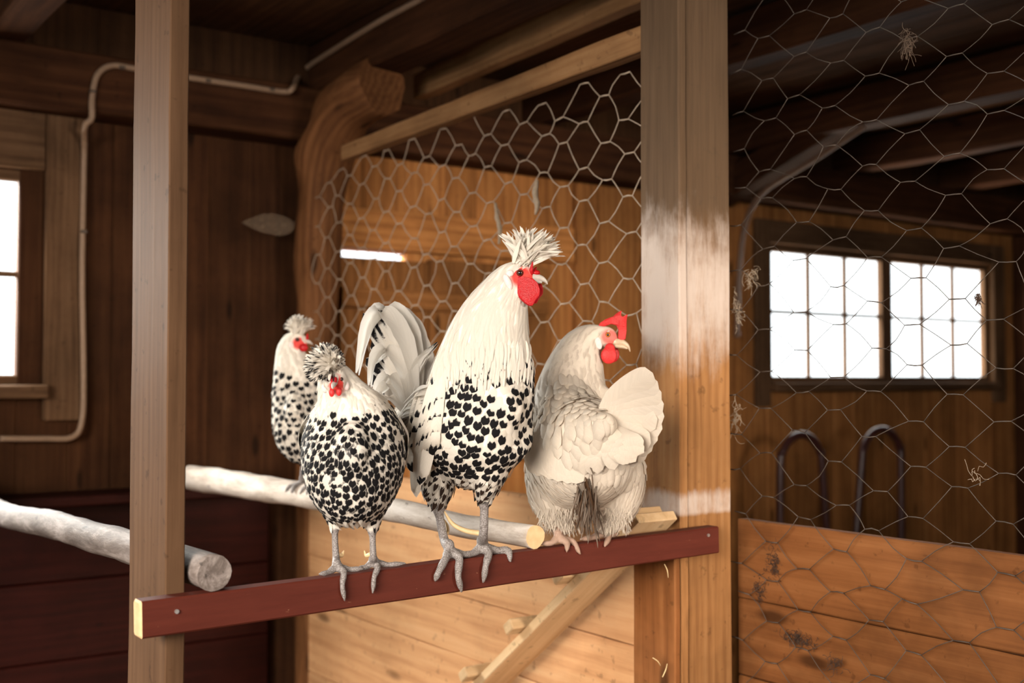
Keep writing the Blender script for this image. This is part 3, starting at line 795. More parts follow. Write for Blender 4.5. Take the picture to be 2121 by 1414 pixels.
def coat(name, me, mat, parent, spacing, allow, style, flow, n_try=30000, nu=5, nv=6, camber=.05):
    """lay feathers shingle-wise over the body; style(p, px, py) -> length, width, spot, dirt, lift, shape"""
    bvh = BVHTree.FromPolygons([v.co.copy() for v in me.vertices], [tuple(p.vertices) for p in me.polygons])
    P, N = surface_points(me, spacing, allow, n_try); fb = FB()
    for p, n in zip(P, N):
        p = V(p); n = V(n); d = flow(p); d = d - n * d.dot(n)
        if d.length < .02: continue
        d.normalize(); a = random.gauss(0, .16); S = n.cross(d); d, S = d * math.cos(a) + S * math.sin(a), S * math.cos(a) - d * math.sin(a)
        px, py = pix(p); L, Wd, spot, dirt, lift, shape = style(p, px, py)
        if L <= 0: continue
        k = random.uniform(.85, 1.18); L *= k; G = []; rl = random.uniform(.6, 1.3)
        for i in range(nv):
            v = i / (nv - 1)
            w = ((v ** .6) * (1 - v ** 4.5) ** .55 * 1.1 + .12 * (1 - v)) if shape == 0 else (min(1, .4 + v * 2) * (1 - v ** 2.2) ** .8 + .03)
            row = []
            for j in range(nu):
                q = j / (nu - 1) * 2 - 1
                x = p + d * (L * (v - .45)) + S * (q * Wd * .5 * w)
                loc, nn, _, dist = bvh.find_nearest(x)
                if loc is None: loc, nn = x, n
                row.append(loc + nn * (-.0012 + lift * rl * v + (1 - q * q) * camber * Wd * w))
            G.append(row)
        fb.grid(G, (spot, random.random(), dirt))
    return fb.build(name, mat, parent)

class Bird:
    def __init__(s, d0):
        s.d0 = d0; s.k = d0 / F; s.body = Blob(); s.legs = []
    def P(s, px, py, f=0.): return at_d(px, py, s.d0 - f)
    def m(s, px): return px * s.k
    def torso(s, rings): s.body.loft([(s.P(x, y, f), s.m(a), s.m(b)) for x, y, f, a, b in rings], RGT)
    def neck(s, rings, flat=.85): s.body.loft([(s.P(x, y, f), s.m(r), s.m(r) * flat) for x, y, f, r in rings], RGT)
    def leg(s, pts, rads):
        """scaly part: world points and radii in metres"""
        s.body.loft([(p, r, r) for p, r in zip(pts, rads)], RGT, n=14, sub=3)
        for a, b, ra, rb in zip(pts[:-1], pts[1:], rads[:-1], rads[1:]): s.legs.append((a, b, max(ra, rb)))
    def foot(s, joint, toes, r, back=None):
        """toes: lists of points; every toe runs from the joint, bends and ends in a claw"""
        for t in toes:
            pts = [joint] + [V(q) for q in t]
            out = [pts[0]]                                    # knuckles: subdivide
            for a, b in zip(pts[:-1], pts[1:]): out += [a.lerp(b, .5), b]
            n = len(out); rad = [r * (1.0 - .42 * i / (n - 1)) * (1.12 if i % 2 else .95) for i in range(n)]; rad[-1] = r * .3
            s.leg(out, rad)
    def finish(s, root, skin=None, dark=None, warm=0., vox=.0026, it=26, name='body', mat=None):
        me = s.body.remesh(name, vox); n = len(me.vertices); co = np.empty(n * 3); me.vertices.foreach_get('co', co); co = co.reshape(-1, 3)
        lg = np.zeros(n)
        for a, b, r in s.legs: lg = np.maximum(lg, np.clip((1.75 - seg_dist(co, a, b) / r) / .4, 0, 1))
        co = smooth_mesh(me, 1 - .93 * lg, it)
        px, py = pix_np(co)
        for nm, val in (('leg', lg), ('skin', skin(px, py, co) if skin else np.zeros(n)), ('dark', dark(px, py, co) if dark else np.zeros(n)), ('warm', np.full(n, warm))):
            a = me.attributes.new(nm, 'FLOAT', 'POINT'); a.data.foreach_set('value', np.asarray(val, dtype=np.float32))
        s.lgmask = lg
        me.polygons.foreach_set('use_smooth', [True] * len(me.polygons)); me.materials.clear(); me.materials.append(mat or M['body'])
        s.me = me; s.obj = link_mesh(name, me, None, root)
        s.bvh = BVHTree.FromPolygons([v.co.copy() for v in me.vertices], [tuple(p.vertices) for p in me.polygons])
        return s.obj
    def near(s, px, py, back=0.):
        """point of the body's near surface at that pixel"""
        h = s.bvh.ray_cast(EYE, ray(px, py).normalized())
        p = h[0] if h[0] is not None else s.P(px, py, 0)
        return p + ray(px, py).normalized() * back
    def leg_free(s, P, r=1.5):
        ok = np.ones(len(P), bool)
        for a, b, rr in s.legs: ok &= seg_dist(P, a, b) > rr * r
        return ok

def ell(px, py, cx, cy, rx, ry, soft=.25): return np.clip((1 + soft - np.sqrt(((px - cx) / rx) ** 2 + ((py - cy) / ry) ** 2)) / (2 * soft), 0, 1)
def eye(root, c, r, mat, look):
    me = Blob().ball((0, 0, 0), r, r, r, n=24).mesh('eye'); look = V(look).normalized()
    a = me.attributes.new('ang', 'FLOAT', 'POINT'); a.data.foreach_set('value', [v.co.normalized().angle(look) if v.co.length > 0 else 0 for v in me.vertices])
    me.transform(Matrix.Translation(c)); me.polygons.foreach_set('use_smooth', [True] * len(me.polygons))
    return link_mesh('eye', me, mat, root)
def plate(name, outline, thick, nrm, mat, parent, bev=.002):
    """rounded plate from a closed outline of points"""
    nrm = V(nrm).normalized(); bm = bmesh.new(); vs = [bm.verts.new(p - nrm * thick / 2) for p in outline]; f = bm.faces.new(vs)
    r = bmesh.ops.extrude_face_region(bm, geom=[f]); bmesh.ops.translate(bm, verts=[g for g in r['geom'] if isinstance(g, bmesh.types.BMVert)], vec=nrm * thick)
    bmesh.ops.recalc_face_normals(bm, faces=bm.faces)
    me = bpy.data.meshes.new(name); bm.to_mesh(me); bm.free()
    b = Blob(); b.v = [v.co.copy() for v in me.vertices]; b.f = [tuple(p.vertices) for p in me.polygons]; bpy.data.meshes.remove(me)
    return b.solid(name, mat, parent, .0009, 6)
def crest(root, base, tips, mat, width, nper=1, spots=None, side=None, curl=.3, up=UPZ, nv=9):
    """base: function -> point, tips: list of points; each feather arches from base to tip"""
    fb = FB()
    for t in tips:
        b = base(); t = V(t); d = t - b; mid = b + d * .5 + up * d.length * curl * random.uniform(.5, 1.2)
        sd = (side or d.cross(FWD)); sd = V(sd) + V((random.uniform(-.4, .4), random.uniform(-.4, .4), random.uniform(-.4, .4)))
        sp = spots() if spots else 0
        fb.ribbon([b, mid, t], width * random.uniform(.7, 1.25), sd, (sp, random.random(), 0), 'spike', nu=3, nv=nv, cup=.3)
    return fb.build('crest', mat, root)
rnd = random.uniform
# ------------------------------------------------------------------ front spangled hen
def on_rail(px): return rail_top(px)
def toe(px, py, over=False):
    """toe point resting on the rail's top, or hanging over its front face"""
    if over: return at_y(px, py, YR - .0065)
    p = at_y(px, py, YR + RT * .35); z = rail_top(px).z + .0062
    q = at_z(px, py, z); q.y = min(max(q.y, YR + .003), YR + RT - .002) if abs(q.y - YR) > .2 else q.y
    return q
def toe_top(px, y=.3):
    p = rail_top(px); q = V((p.x, YR + RT * y, p.z + .0065)); return q

d0 = depth(rail_top(735)); A = Bird(d0)
rootA = thing('hen', 'black-spangled white hen facing forward with a streaked crest', 'hen', rail_top(735), 'chickens on the perches')
A.torso([(742, 862, -.17, 36, 34), (740, 880, -.14, 68, 74), (738, 908, -.10, 96, 112), (733, 935, -.04, 108, 146), (731, 945, .02, 103, 142), (730, 938, .065, 76, 110), (729, 930, .09, 36, 58)])
A.neck([(732, 900, .015, 96), (722, 850, .025, 74), (709, 818, .03, 55), (700, 795, .035, 44), (694, 776, .042, 36), (691, 766, .05, 28)], .8)
A.body.ball(A.P(694, 786, .066), A.m(25), A.m(27), A.m(27))
for xs in ((697, 1010, 48), (766, 1010, 48)): pass
A.neck([(698, 1010, 0, 56), (694, 1055, .0, 32), (693, 1085, 0, 15), (693, 1100, 0, 9)], 1.)
A.neck([(766, 1010, 0, 54), (769, 1055, .0, 32), (771, 1090, 0, 15), (771, 1104, 0, 9)], 1.)
jl = toe_top(698, .55) + UPZ * .006; jr = toe_top(774, .55) + UPZ * .006
A.leg([A.P(693, 1086, 0), A.P(694, 1120, 0), A.P(696, 1155, 0), jl + UPZ * .006], [.0062, .0058, .0066, .0085])
A.leg([A.P(771, 1092, 0), A.P(772, 1125, 0), A.P(773, 1155, 0), jr + UPZ * .006], [.0062, .0058, .0066, .0085])
A.foot(jl, [[toe_top(676, .3), toe_top(654, .15)], [toe_top(704, .05), at_y(709, 1212, YR - .007), at_y(714, 1244, YR - .006)], [toe_top(722, .35), toe_top(746, .12)]], .0066)
A.foot(jr, [[toe_top(755, .4), toe_top(735, .35)], [toe_top(774, .05), at_y(775, 1195, YR - .007), at_y(772, 1228, YR - .006)], [toe_top(800, .3), toe_top(832, .1)]], .0066)
skA = lambda px, py, co: ell(px, py, 697, 797, 17, 21) * (co @ np.array(-FWD) > (np.array(A.P(694, 786, .05)) @ np.array(-FWD)))
A.finish(rootA, skA, lambda px, py, co: np.clip((py - 860) / 60, 0, 1) * np.clip((1085 - py) / 30, 0, 1), vox=.0026)
def flowA(p): return V((0, 0, -1.0)) + FWD * .45
def styA(p, px, py):
    t = (py - 815) / 60 + rnd(-.35, .35) + (px - 720) / 260
    if py < 800: return .024, .009, 0, 0, .003, 1
    if py < 850 and t < .75: return .026, .010, (rnd(.2, .5) if random.random() < t * .6 else 0), 0, .003, 1
    if py > 1078: return .026, .008, 0 if random.random() < .8 else .8, 0, .006, 1
    g = min(1, max(.3, t))
    return .027, .0172, (rnd(.82, 1.12) if random.random() < .95 else .15) * (.6 + .4 * g), 0, .0028, 0
coat('plumage', A.me, M['spangle'], rootA, lambda P: np.where(pix_np(P)[1] < 840, .0085, .0108), lambda P, N: A.leg_free(P, 1.8) & (ell(*pix_np(P), 697, 798, 17, 20) < .5) & (pix_np(P)[1] > 775), styA, flowA, 60000)
# wings folded at the sides
for sgn, cx, nm in ((-1, 640, 'wing'), (1, 826, 'wing')):
    fb = FB()
    for i in range(26):
        u = i / 25; row = i % 3
        p0 = A.P(cx - sgn * 8, 868 + 30 * row + rnd(-4, 4), .0 - .05 * row * .6 - u * .05); q = A.bvh.find_nearest(p0)[0]; q = q + (q - A.P(733, 930, -.05)).normalized() * .004
        e = A.P(cx - sgn * (10 + 6 * row), 940 + 42 * row + rnd(-8, 8), -.06 - .045 * row - u * .04); e2 = A.bvh.find_nearest(e); e = e2[0] + e2[1] * .006
        m_ = A.bvh.find_nearest((q + e) / 2); m_ = m_[0] + m_[1] * .009
        fb.ribbon([q, m_, e], .018, FWD * .9 + UPZ * .3, (rnd(.75, .95), random.random(), 0), 'leaf', nv=9, cup=.15)
    fb.build(nm, M['spangle'], rootA)
# tail, behind and mostly hidden
fb = FB()
for i in range(14):
    a = (i - 6.5) / 7
    b = A.P(738, 866, -.16); fb.ribbon([b, b + FWD * .03 + UPZ * .02 + RGT * (a * .012 - .01), b + FWD * .07 + UPZ * (.03 - .02 * abs(a)) + RGT * (a * .025 - .03)], .026, RGT + UPZ * .5 * a, (.8, random.random(), 0), 'blade')
fb.build('tail', M['spangle'], rootA)
# crest: a streaked puff falling forward and to the left
def baseA(): return A.P(690 + rnd(-12, 14), 768 + rnd(-8, 8), .055 + rnd(-.02, .025))
tips = []
for i in range(420):
    a = math.radians(rnd(-12, 212)); R = math.sqrt(rnd(.2, 1.0)); f = rnd(-.035, .06) * math.sqrt(max(.05, 1.25 - R * R))
    cx, cy = 672, 754
    x, y = cx + 46 * R * math.cos(a) * (1. if a < math.pi else 1.05), cy - 48 * R * math.sin(a)
    if y > 782: y = 782 + rnd(-4, 6)
    tips.append(A.P(x, y, .055 + f))
for i in range(110): tips.append(A.P(rnd(634, 694), rnd(766, 792), .10 + rnd(-.02, .014)))
crest(rootA, baseA, tips, M['spangle'], .0095, spots=lambda: rnd(.45, .8) if random.random() < .55 else 0, curl=.22, up=UPZ * .6 - FWD * .6)
# face
b = Blob(); b.loft([(A.P(694, 791, .082), .0055, .005), (A.P(691, 797, .096), .004, .0038), (A.P(689, 804, .106), .0014, .0014)], RGT, 12); b.solid('beak', M['beakg'], rootA, .0007, 2)
for x, y, f in ((702, 811, .082), (687, 813, .084)):
    Blob().ball(A.P(x, y, f), .0048, .003, .0072).solid('wattle', M['combpale'], rootA)
Blob().ball(A.P(694, 787, .09), .004, .005, .006).ball(A.P(688, 786, .089), .003, .004, .007).solid('comb', M['comb'], rootA, .0008, 2)
for x, y in ((717, 799), (673, 803)):
    q = A.near(x, y, .001); Blob().ball(q, .0055, .004, .0085).solid('earlobe', M['lobe'], rootA)
for x, y in ((707, 785), (681, 786)):
    q = A.near(x, y, .0012); eye(rootA, q, .0036, M['eyed'], EYE - q + RGT * (.8 if x > 695 else -.8))
for x0_, dx in ((699, 1), (768, -1)):
    p = A.P(x0_ + 2 * dx, 1148, -.006); Blob().loft([(p, .004, .004), (A.P(x0_ + 9 * dx, 1150, -.012), .0035, .0035), (A.P(x0_ + 13 * dx, 1141, -.014), .0012, .0012)], RGT, 10).solid('spur', M['spur'], rootA)

# ------------------------------------------------------------------ rooster
d0 = depth(rail_top(965)); B = Bird(d0)
rootB = thing('rooster', 'tall black-spangled white rooster with a spiky white crest', 'rooster', rail_top(965), 'chickens on the perches')
AXB = (RGT * .93 - FWD * .37).normalized()
B.body.loft([(B.P(835, 862, -.13), B.m(26), B.m(28)), (B.P(862, 868, -.11), B.m(44), B.m(52)), (B.P(905, 875, -.07), B.m(82), B.m(84)), (B.P(960, 878, -.01), B.m(104), B.m(112)), (B.P(1008, 862, .035), B.m(98), B.m(116)), (B.P(1032, 845, .06), B.m(72), B.m(92)), (B.P(1050, 838, .075), B.m(34), B.m(46))], FWD)
B.neck([(990, 850, .02, 112), (997, 800, .03, 109), (1003, 760, .035, 102), (1008, 725, .037, 93), (1018, 680, .038, 80), (1031, 640, .04, 66), (1047, 603, .04, 50), (1062, 575, .04, 38), (1072, 562, .04, 28)], .72)
B.body.ball(B.P(1080, 571, .042), B.m(30), .021, B.m(27))
B.body.ball(B.P(1092, 578, .044), B.m(20), .013, B.m(14))
B.neck([(985, 930, .02, 74), (975, 960, .0, 60)], .9)
B.neck([(912, 940, -.03, 62), (907, 985, -.03, 46), (907, 1020, -.025, 32), (908, 1045, -.02, 18), (909, 1062, -.02, 11)], 1.)
B.neck([(1010, 935, .03, 62), (1010, 975, .03, 44), (1007, 1008, .03, 30), (1003, 1032, .028, 17), (1003, 1048, .026, 11)], 1.)
jl = toe_top(931, .6) + UPZ * .008; jr = toe_top(1001, .6) + UPZ * .008
B.leg([B.P(908, 1045, -.02), B.P(913, 1085, -.02), B.P(921, 1120, -.014), jl + UPZ * .012], [.0088, .0082, .009, .0115])
B.leg([B.P(1003, 1030, .026), B.P(1003, 1070, .024), B.P(1001, 1108, .014), jr + UPZ * .012], [.0088, .0082, .009, .0115])
B.foot(jl, [[toe_top(915, .1), at_y(908, 1185, YR - .009), at_y(901, 1203, YR - .006)], [toe_top(942, .05), at_y(949, 1193, YR - .010), at_y(956, 1226, YR - .006)], [toe_top(960, .45), toe_top(985, .3)]], .0088)
B.foot(jr, [[toe_top(978, .45), toe_top(952, .2)], [toe_top(1003, .05), at_y(1006, 1172, YR - .010), at_y(1001, 1206, YR - .006)], [toe_top(1028, .35), toe_top(1046, .15), at_y(1057, 1163, YR - .005)]], .0088)
skB = lambda px, py, co: np.maximum(ell(px, py, 1080, 573, 24, 23), ell(px, py, 1100, 580, 16, 14))
B.finish(rootB, skB, lambda px, py, co: np.clip((py - 980) / 40, 0, 1), vox=.003)
def flowB(p):
    px, py = pix(p)
    if py < 770: return V((0, 0, -1.)) + RGT * (-.42 if py < 640 else -.12) - FWD * .0
    return V((0, 0, -1.0)) - AXB * .5
def styB(p, px, py):
    line = 762 + (px - 1000) * -.06 + rnd(-30, 34) + (34 if px < 930 else 0)
    if py < line - 8:
        if py < 640: return .045, .0085, 0, 0, .0025, 1
        return .075, .0105, (rnd(.1, .42) if py > 735 and random.random() < .3 else 0), 0, .003, 1
    if px < 880 and py < 960: return .055, .018, .0, 0, .004, 1
    if py > 985: return .030, .013, rnd(.5, 1.), rnd(0, .5), .006, 1
    g = 1.0 if random.random() < .9 else .2
    return .036, .0228, g * rnd(.74, .95) * (1.08 if py > 930 else 1), 0, .0035, 0
coat('plumage', B.me, M['spangle'], rootB, lambda P: np.where(pix_np(P)[1] < 650, .008, np.where(pix_np(P)[1] < 765, .0115, np.where(pix_np(P)[1] > 985, .0105, .0142))), lambda P, N: B.leg_free(P, 1.7) & (skB(*pix_np(P), P) < .45), styB, flowB, 60000, 5, 7)
# folded wing on the near side: rows of spangled coverts, then long white flights
# long neck hackles falling over the spangled breast
fb = FB()
for i in range(150):
    x = rnd(905, 1100); y = rnd(705, 752); h = B.bvh.ray_cast(EYE, ray(x, y).normalized())
    if h[0] is None or h[1].dot(FWD) > -.05: continue
    x2_ = x + (x - 1010) * .06 + rnd(-5, 5); L_ = rnd(34, 62)
    q = B.near(x, y) - ray(x, y).normalized() * .001; m_ = B.near(x2_, y + L_ * .5) - ray(x, y).normalized() * .0045; e = B.near(x2_, y + L_) - ray(x, y).normalized() * .005
    if (e - m_).length > .06: continue
    fb.ribbon([q, m_, e], .009, RGT, (rnd(.25, .5) if random.random() < .25 else 0, random.random(), 0), 'spike', nu=5, nv=9, cup=.15)
fb.build('hackle', M['spangle'], rootB)
fb = FB()
for row, (y0_, y1_, n_, L) in enumerate(((795, 850, 5, 66), (826, 880, 6, 70), (858, 915, 7, 72), (890, 945, 7, 70))):
    for i in range(n_):
        u = i / (n_ - 1); x = 918 - 50 * u - 4 * row + rnd(-4, 4); y = y0_ + (y1_ - y0_) * u * .6
        q0_ = B.near(x, y - 18) - ray(x, y).normalized() * .006; q1_ = B.near(x - 6, y + L * .3) - ray(x, y).normalized() * (.012 + .002 * row); 
        q2_ = B.near(max(x - 12, 856), y + L * .78) - ray(x, y).normalized() * .012
        fb.ribbon([q0_, q1_, q2_], .026, RGT * .9 - FWD * .1, (rnd(.62, .74), random.random(), 0), 'leaf', nv=10, cup=.2)
fb2 = fb
for i in range(13):
    u = i / 12; x0_, y0_ = 905 - 42 * u, 880 + 30 * u; x1_, y1_ = 878 - 18 * u + rnd(-2, 2), 985 + 48 * u + rnd(-6, 3)
    f0 = -.012 - .004 * u; pf = lambda x, y, e: B.near(min(max(x, 862), 930), min(y, 930)) - ray(x, y).normalized() * e
    a_ = pf(x0_, y0_, .008); m_ = pf((x0_ + x1_) / 2 - 2, (y0_ + y1_) / 2, .012 - .004 * u)
    e_ = at_d(x1_, y1_, depth(m_) + .004 + .01 * u)
    fb.ribbon([a_, m_, e_], .022, RGT, (.18 if random.random() < .8 else .45, random.random(), 0), 'blade', nv=12, cup=.18)
fb.build('wing', M['spangle'], rootB)
# tail of arching sickles
fb = FB()
def path(pts, f0, f1): n = len(pts); return [B.P(x, y, f0 + (f1 - f0) * i / (n - 1) - .05 * min(1, i / 1.5)) for i, (x, y) in enumerate(pts)]
sick = [([(862, 838), (850, 740), (822, 672), (788, 646), (762, 672), (748, 720), (738, 772)], 42, -.07, -.10, 0),
        ([(868, 835), (862, 745), (843, 676), (812, 640), (780, 644), (758, 680), (750, 715)], 44, -.09, -.13, 0),
        ([(876, 840), (878, 760), (860, 690), (838, 648), (815, 632)], 46, -.10, -.15, .25),
        ([(872, 842), (872, 770), (852, 700), (836, 664)], 52, -.11, -.14, .0),
        ([(850, 850), (838, 775), (812, 728), (786, 726), (770, 752), (763, 800)], 34, -.06, -.08, .2),
        ([(852, 848), (845, 790), (822, 742), (798, 732), (776, 748)], 32, -.08, -.09, .15),
        ([(846, 860), (830, 800), (808, 778), (785, 790), (771, 818)], 32, -.05, -.06, .2),
        ([(844, 864), (826, 815), (806, 796), (786, 808), (776, 828)], 28, -.055, -.06, .0),
        ([(846, 868), (822, 830), (800, 822), (780, 836), (770, 858)], 34, -.05, -.05, .0),
        ([(850, 840), (852, 790), (866, 752), (884, 728), (906, 708)], 22, -.06, -.05, .42),
        ([(846, 845), (846, 800), (856, 768), (872, 742), (890, 728)], 20, -.055, -.05, .1),
        ([(860, 845), (866, 770), (858, 700), (840, 655)], 54, -.12, -.16, .2),
        ([(884, 842), (886, 775), (872, 712)], 44, -.115, -.13, .0)]
for pts, w, f0, f1, sp in sick:
    fb.ribbon(path(pts, f0, f1), B.m(w), RGT * .9 + FWD * .25, (sp, rnd(0, .5), 0), 'taper' if len(pts) > 4 else 'blade', nu=7, nv=26, cup=.3, ragged=.06)
    fb.ribbon(path([(x + rnd(2, 6), y + rnd(2, 6)) for x, y in pts], f0 - .008, f1 - .006), B.m(w) * .7, RGT * .9 + FWD * .4, (sp, rnd(0, .5), 0), 'taper', nu=5, nv=22, cup=.35, ragged=.1)
# dark-tipped main tail feathers behind
for x, y, r in ((752, 648, .85), (768, 634, .7), (786, 640, .6), (770, 706, .9), (758, 742, .9), (782, 690, .8), (760, 778, .8), (772, 800, .8), (790, 672, .7), (800, 760, .6)):
    fb.ribbon([B.P(858, 850, -.12), B.P((858 + x) / 2 + 6, (850 + y) / 2 - 8, -.15), B.P(x, y, -.17)], B.m(36), RGT * .5 + UPZ, (r * .78, random.random(), 0), 'blade', nu=6, nv=12, cup=.1)
# saddle hackles spilling over the tail base
for i in range(70):
    u = rnd(0, 1); v = rnd(0, 1); x, y = 902 - 50 * u + rnd(-5, 5), 800 + 60 * u + rnd(-14, 22)
    q = B.near(x, y) - ray(x, y).normalized() * .003
    e = B.P(x - rnd(34, 60), y + rnd(18, 62), rnd(-.07, -.03)); m_ = (q + e) / 2 + UPZ * .008 - FWD * .006
    fb.ribbon([q, m_, e], .012, RGT * .6 + UPZ * .6, (0, random.random(), 0), 'spike', nu=3, nv=10, cup=.25)
fb.build('tail', M['tailf'], rootB)
# head
tips = []
for i in range(190):
    k = random.random()
    if k < .42:
        a = rnd(128, 58); R = rnd(46, 82); x, y = 1080 + R * math.cos(math.radians(a)), 548 - R * math.sin(math.radians(a))
    else:
        a = rnd(58, 16); R = rnd(62, 92); x, y = 1080 + R * math.cos(math.radians(a)), 548 - R * math.sin(math.radians(a))
    tips.append(B.P(x, y, .042 + rnd(-.03, .03)))
for x, y in ((1049, 494), (1062, 476), (1078, 469), (1112, 472), (1104, 474), (1072, 480), (1164, 512), (1172, 530), (1160, 500), (1148, 494)):
    for _ in range(2): tips.append(B.P(x + rnd(-2, 2), y + rnd(-2, 2), .042 + rnd(-.02, .02)))
crest(rootB, lambda: B.P(1078 + rnd(-18, 26), 550 + rnd(-10, 6), .042 + rnd(-.014, .016)), tips, M['spangle'], .0105, spots=lambda: 0 if random.random() < .9 else .35, curl=.12, up=UPZ)
f0 = .046
b = Blob(); b.loft([(B.P(1096, 573, f0), B.m(10), B.m(9)), (B.P(1110, 574, f0), B.m(8), B.m(7.5)), (B.P(1122, 577, f0), B.m(6), B.m(5)), (B.P(1130, 582, f0), B.m(3.5), B.m(3)), (B.P(1134, 588, f0), B.m(1.2), B.m(1.2))], UPZ, 14)
b.loft([(B.P(1096, 581, f0), B.m(6), B.m(7)), (B.P(1110, 583, f0), B.m(4.5), B.m(5.5)), (B.P(1121, 585, f0), B.m(2), B.m(3))], UPZ, 12); b.solid('beak', M['beakg'], rootB, .0007, 3)
wo = [(1062, 578), (1070, 571), (1088, 573), (1104, 577), (1113, 586), (1118, 600), (1117, 612), (1109, 622), (1103, 633), (1096, 634), (1086, 627), (1074, 616), (1065, 600)]
for (dx, dy, sc), f in (((0, 0, 1), .070), ((9, -2, .92), .026)):
    pts_ = [(1090 + dx + (x - 1090) * sc, 600 + dy + (y - 600) * sc) for x, y in wo]
    plate('wattle', [B.P(x, y, f - .012 * max(0, (1085 - x) / 22) - .004 * max(0, (590 - y) / 18)) for x, y in pts_], .0085, FWD - RGT * .2, M['comb'], rootB)
b = Blob(); b.ball(B.P(1110, 565, f0), B.m(9), .007, B.m(6)); b.loft([(B.P(1100, 566, .052), B.m(5), B.m(5)), (B.P(1101, 556, .055), B.m(4), B.m(4)), (B.P(1103, 542, .056), B.m(1.2), B.m(1.2))], RGT, 10)
b.loft([(B.P(1104, 564, .04), B.m(5), B.m(5)), (B.P(1111, 553, .036), B.m(1.5), B.m(1.5))], RGT, 10); b.solid('comb', M['comb'], rootB, .0009, 3)
q = B.near(1052, 584, -.001); b = Blob(); b.ball(q, B.m(9), .006, B.m(17), (RGT * .95 + UPZ * -.3, FWD, UPZ * .95 + RGT * -.25)); b.ball(B.near(1056, 566, -.001), B.m(8), .006, B.m(7.5)); b.solid('earlobe', M['lobe'], rootB, .0009, 3)
q = B.near(1077, 565, .001); eye(rootB, q, B.m(7.5), M['eyed'], EYE - q)
Blob().loft([(B.P(994, 1104, .0), .0052, .0052), (B.P(962, 1098, -.012), .0048, .0048), (B.P(936, 1083, -.02), .0038, .0038), (B.P(919, 1056, -.02), .0012, .0012)], FWD, 12).solid('spur', M['spur'], rootB)
Blob().loft([(B.P(918, 1106, -.022), .0042, .0042), (B.P(926, 1104, -.036), .0036, .0036), (B.P(927, 1090, -.042), .0028, .0028), (B.P(921, 1076, -.042), .001, .001)], FWD, 12).solid('spur', M['spur'], rootB)

# ------------------------------------------------------------------ white hen seen from behind
d0 = depth(rail_top(1205)); C = Bird(d0)
rootC = thing('hen', 'plain white hen with red comb, back turned, head right', 'hen', rail_top(1205), 'chickens on the perches')
C.torso([(1160, 870, -.15, 46, 56), (1172, 890, -.10, 86, 104), (1192, 908, -.04, 106, 130), (1204, 925, .02, 116, 138), (1212, 925, .07, 104, 118), (1222, 905, .11, 76, 84), (1238, 890, .145, 44, 48), (1252, 880, .165, 24, 26)])
C.neck([(1176, 900, .0, 92), (1180, 860, .005, 86), (1182, 825, -.003, 79), (1186, 790, -.015, 70), (1194, 755, -.027, 60), (1206, 722, -.033, 48), (1224, 702, -.035, 36), (1240, 695, -.032, 28)], .8)
C.body.ball(C.P(1252, 697, -.03), C.m(29), .018, C.m(24)); C.body.ball(C.P(1268, 704, -.028), C.m(17), .011, C.m(13))
C.neck([(1165, 985, .0, 84), (1152, 1025, .01, 62), (1156, 1062, .01, 42), (1164, 1085, .01, 26)], .9)
C.neck([(1268, 985, .02, 72), (1278, 1025, .02, 56), (1268, 1062, .02, 42), (1258, 1086, .02, 26)], .9)
C.neck([(1160, 1070, .01, 24), (1157, 1098, .01, 12)], 1.); C.neck([(1256, 1070, .02, 22), (1254, 1098, .02, 11)], 1.)
jl = toe_top(1158, .6) + UPZ * .007; jr = toe_top(1253, .6) + UPZ * .007
C.leg([C.P(1157, 1090, .01), C.P(1157, 1108, .008), jl + UPZ * .01], [.0075, .0072, .0095]); C.leg([C.P(1254, 1088, .02), C.P(1254, 1100, .01), jr + UPZ * .01], [.0075, .0072, .0095])
C.foot(jl, [[toe_top(1142, .5), toe_top(1122, .7)], [toe_top(1166, .1), at_y(1174, 1142, YR - .006)], [toe_top(1180, .2), at_y(1202, 1148, YR - .005)]], .0078)
C.foot(jr, [[toe_top(1228, .55), toe_top(1200, .45)], [toe_top(1252, .08), at_y(1252, 1132, YR - .006)], [toe_top(1268, .6), toe_top(1288, .75)]], .0078)
skC = lambda px, py, co: np.maximum(ell(px, py, 1262, 697, 18, 15), ell(px, py, 1268, 704, 16, 11)) * .8
C.body.loft([(C.P(1186, 822, .04), C.m(42), C.m(26)), (C.P(1178, 852, .065), C.m(55), C.m(28)), (C.P(1184, 895, .092), C.m(58), C.m(26)), (C.P(1204, 938, .11), C.m(46), C.m(22)), (C.P(1222, 968, .12), C.m(26), C.m(14))], RGT)
C.body.loft([(C.P(1256, 835, .03), C.m(30), C.m(18)), (C.P(1272, 880, .06), C.m(40), C.m(20)), (C.P(1284, 930, .08), C.m(38), C.m(18)), (C.P(1288, 965, .085), C.m(22), C.m(12))], RGT)
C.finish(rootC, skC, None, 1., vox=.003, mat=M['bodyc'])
def flowC(p):
    px, py = pix(p)
    if py < 780: return V((0, 0, -1.)) - RGT * .5 * (1 if py < 720 else .2)
    return V((0, 0, -.9)) - FWD * .8 + RGT * .12
def dirtC(px, py): return float(np.clip(1.25 - math.hypot((px - 1216) / 24, (py - 1040) / 58), 0, 1))
def styC(p, px, py):
    dd = dirtC(px + rnd(-9, 9), py + rnd(-12, 12)); dd = min(1, dd * 1.6)
    if py < 765: return .030, .010, 0, 0, .0016, 1
    if py < 845: return .036, .017, 0, 0, .002, 1
    if py > 985: return .034, .009, 0, dd, .004, 1
    return .046, .027, 0, dd * .6, .004, 0
dep_np = lambda P: -((P - np.array(EYE)) @ np.array(ROT))[:, 2]
wingN = lambda P, N: ell(*pix_np(P), 1180, 878, 66, 96) * (dep_np(P) < C.d0 + .04) * ((N @ np.array(FWD)) < .1)
wingF = lambda P, N: ell(*pix_np(P), 1290, 915, 40, 84) * (dep_np(P) < C.d0 + .04) * ((N @ np.array(FWD)) < .1)
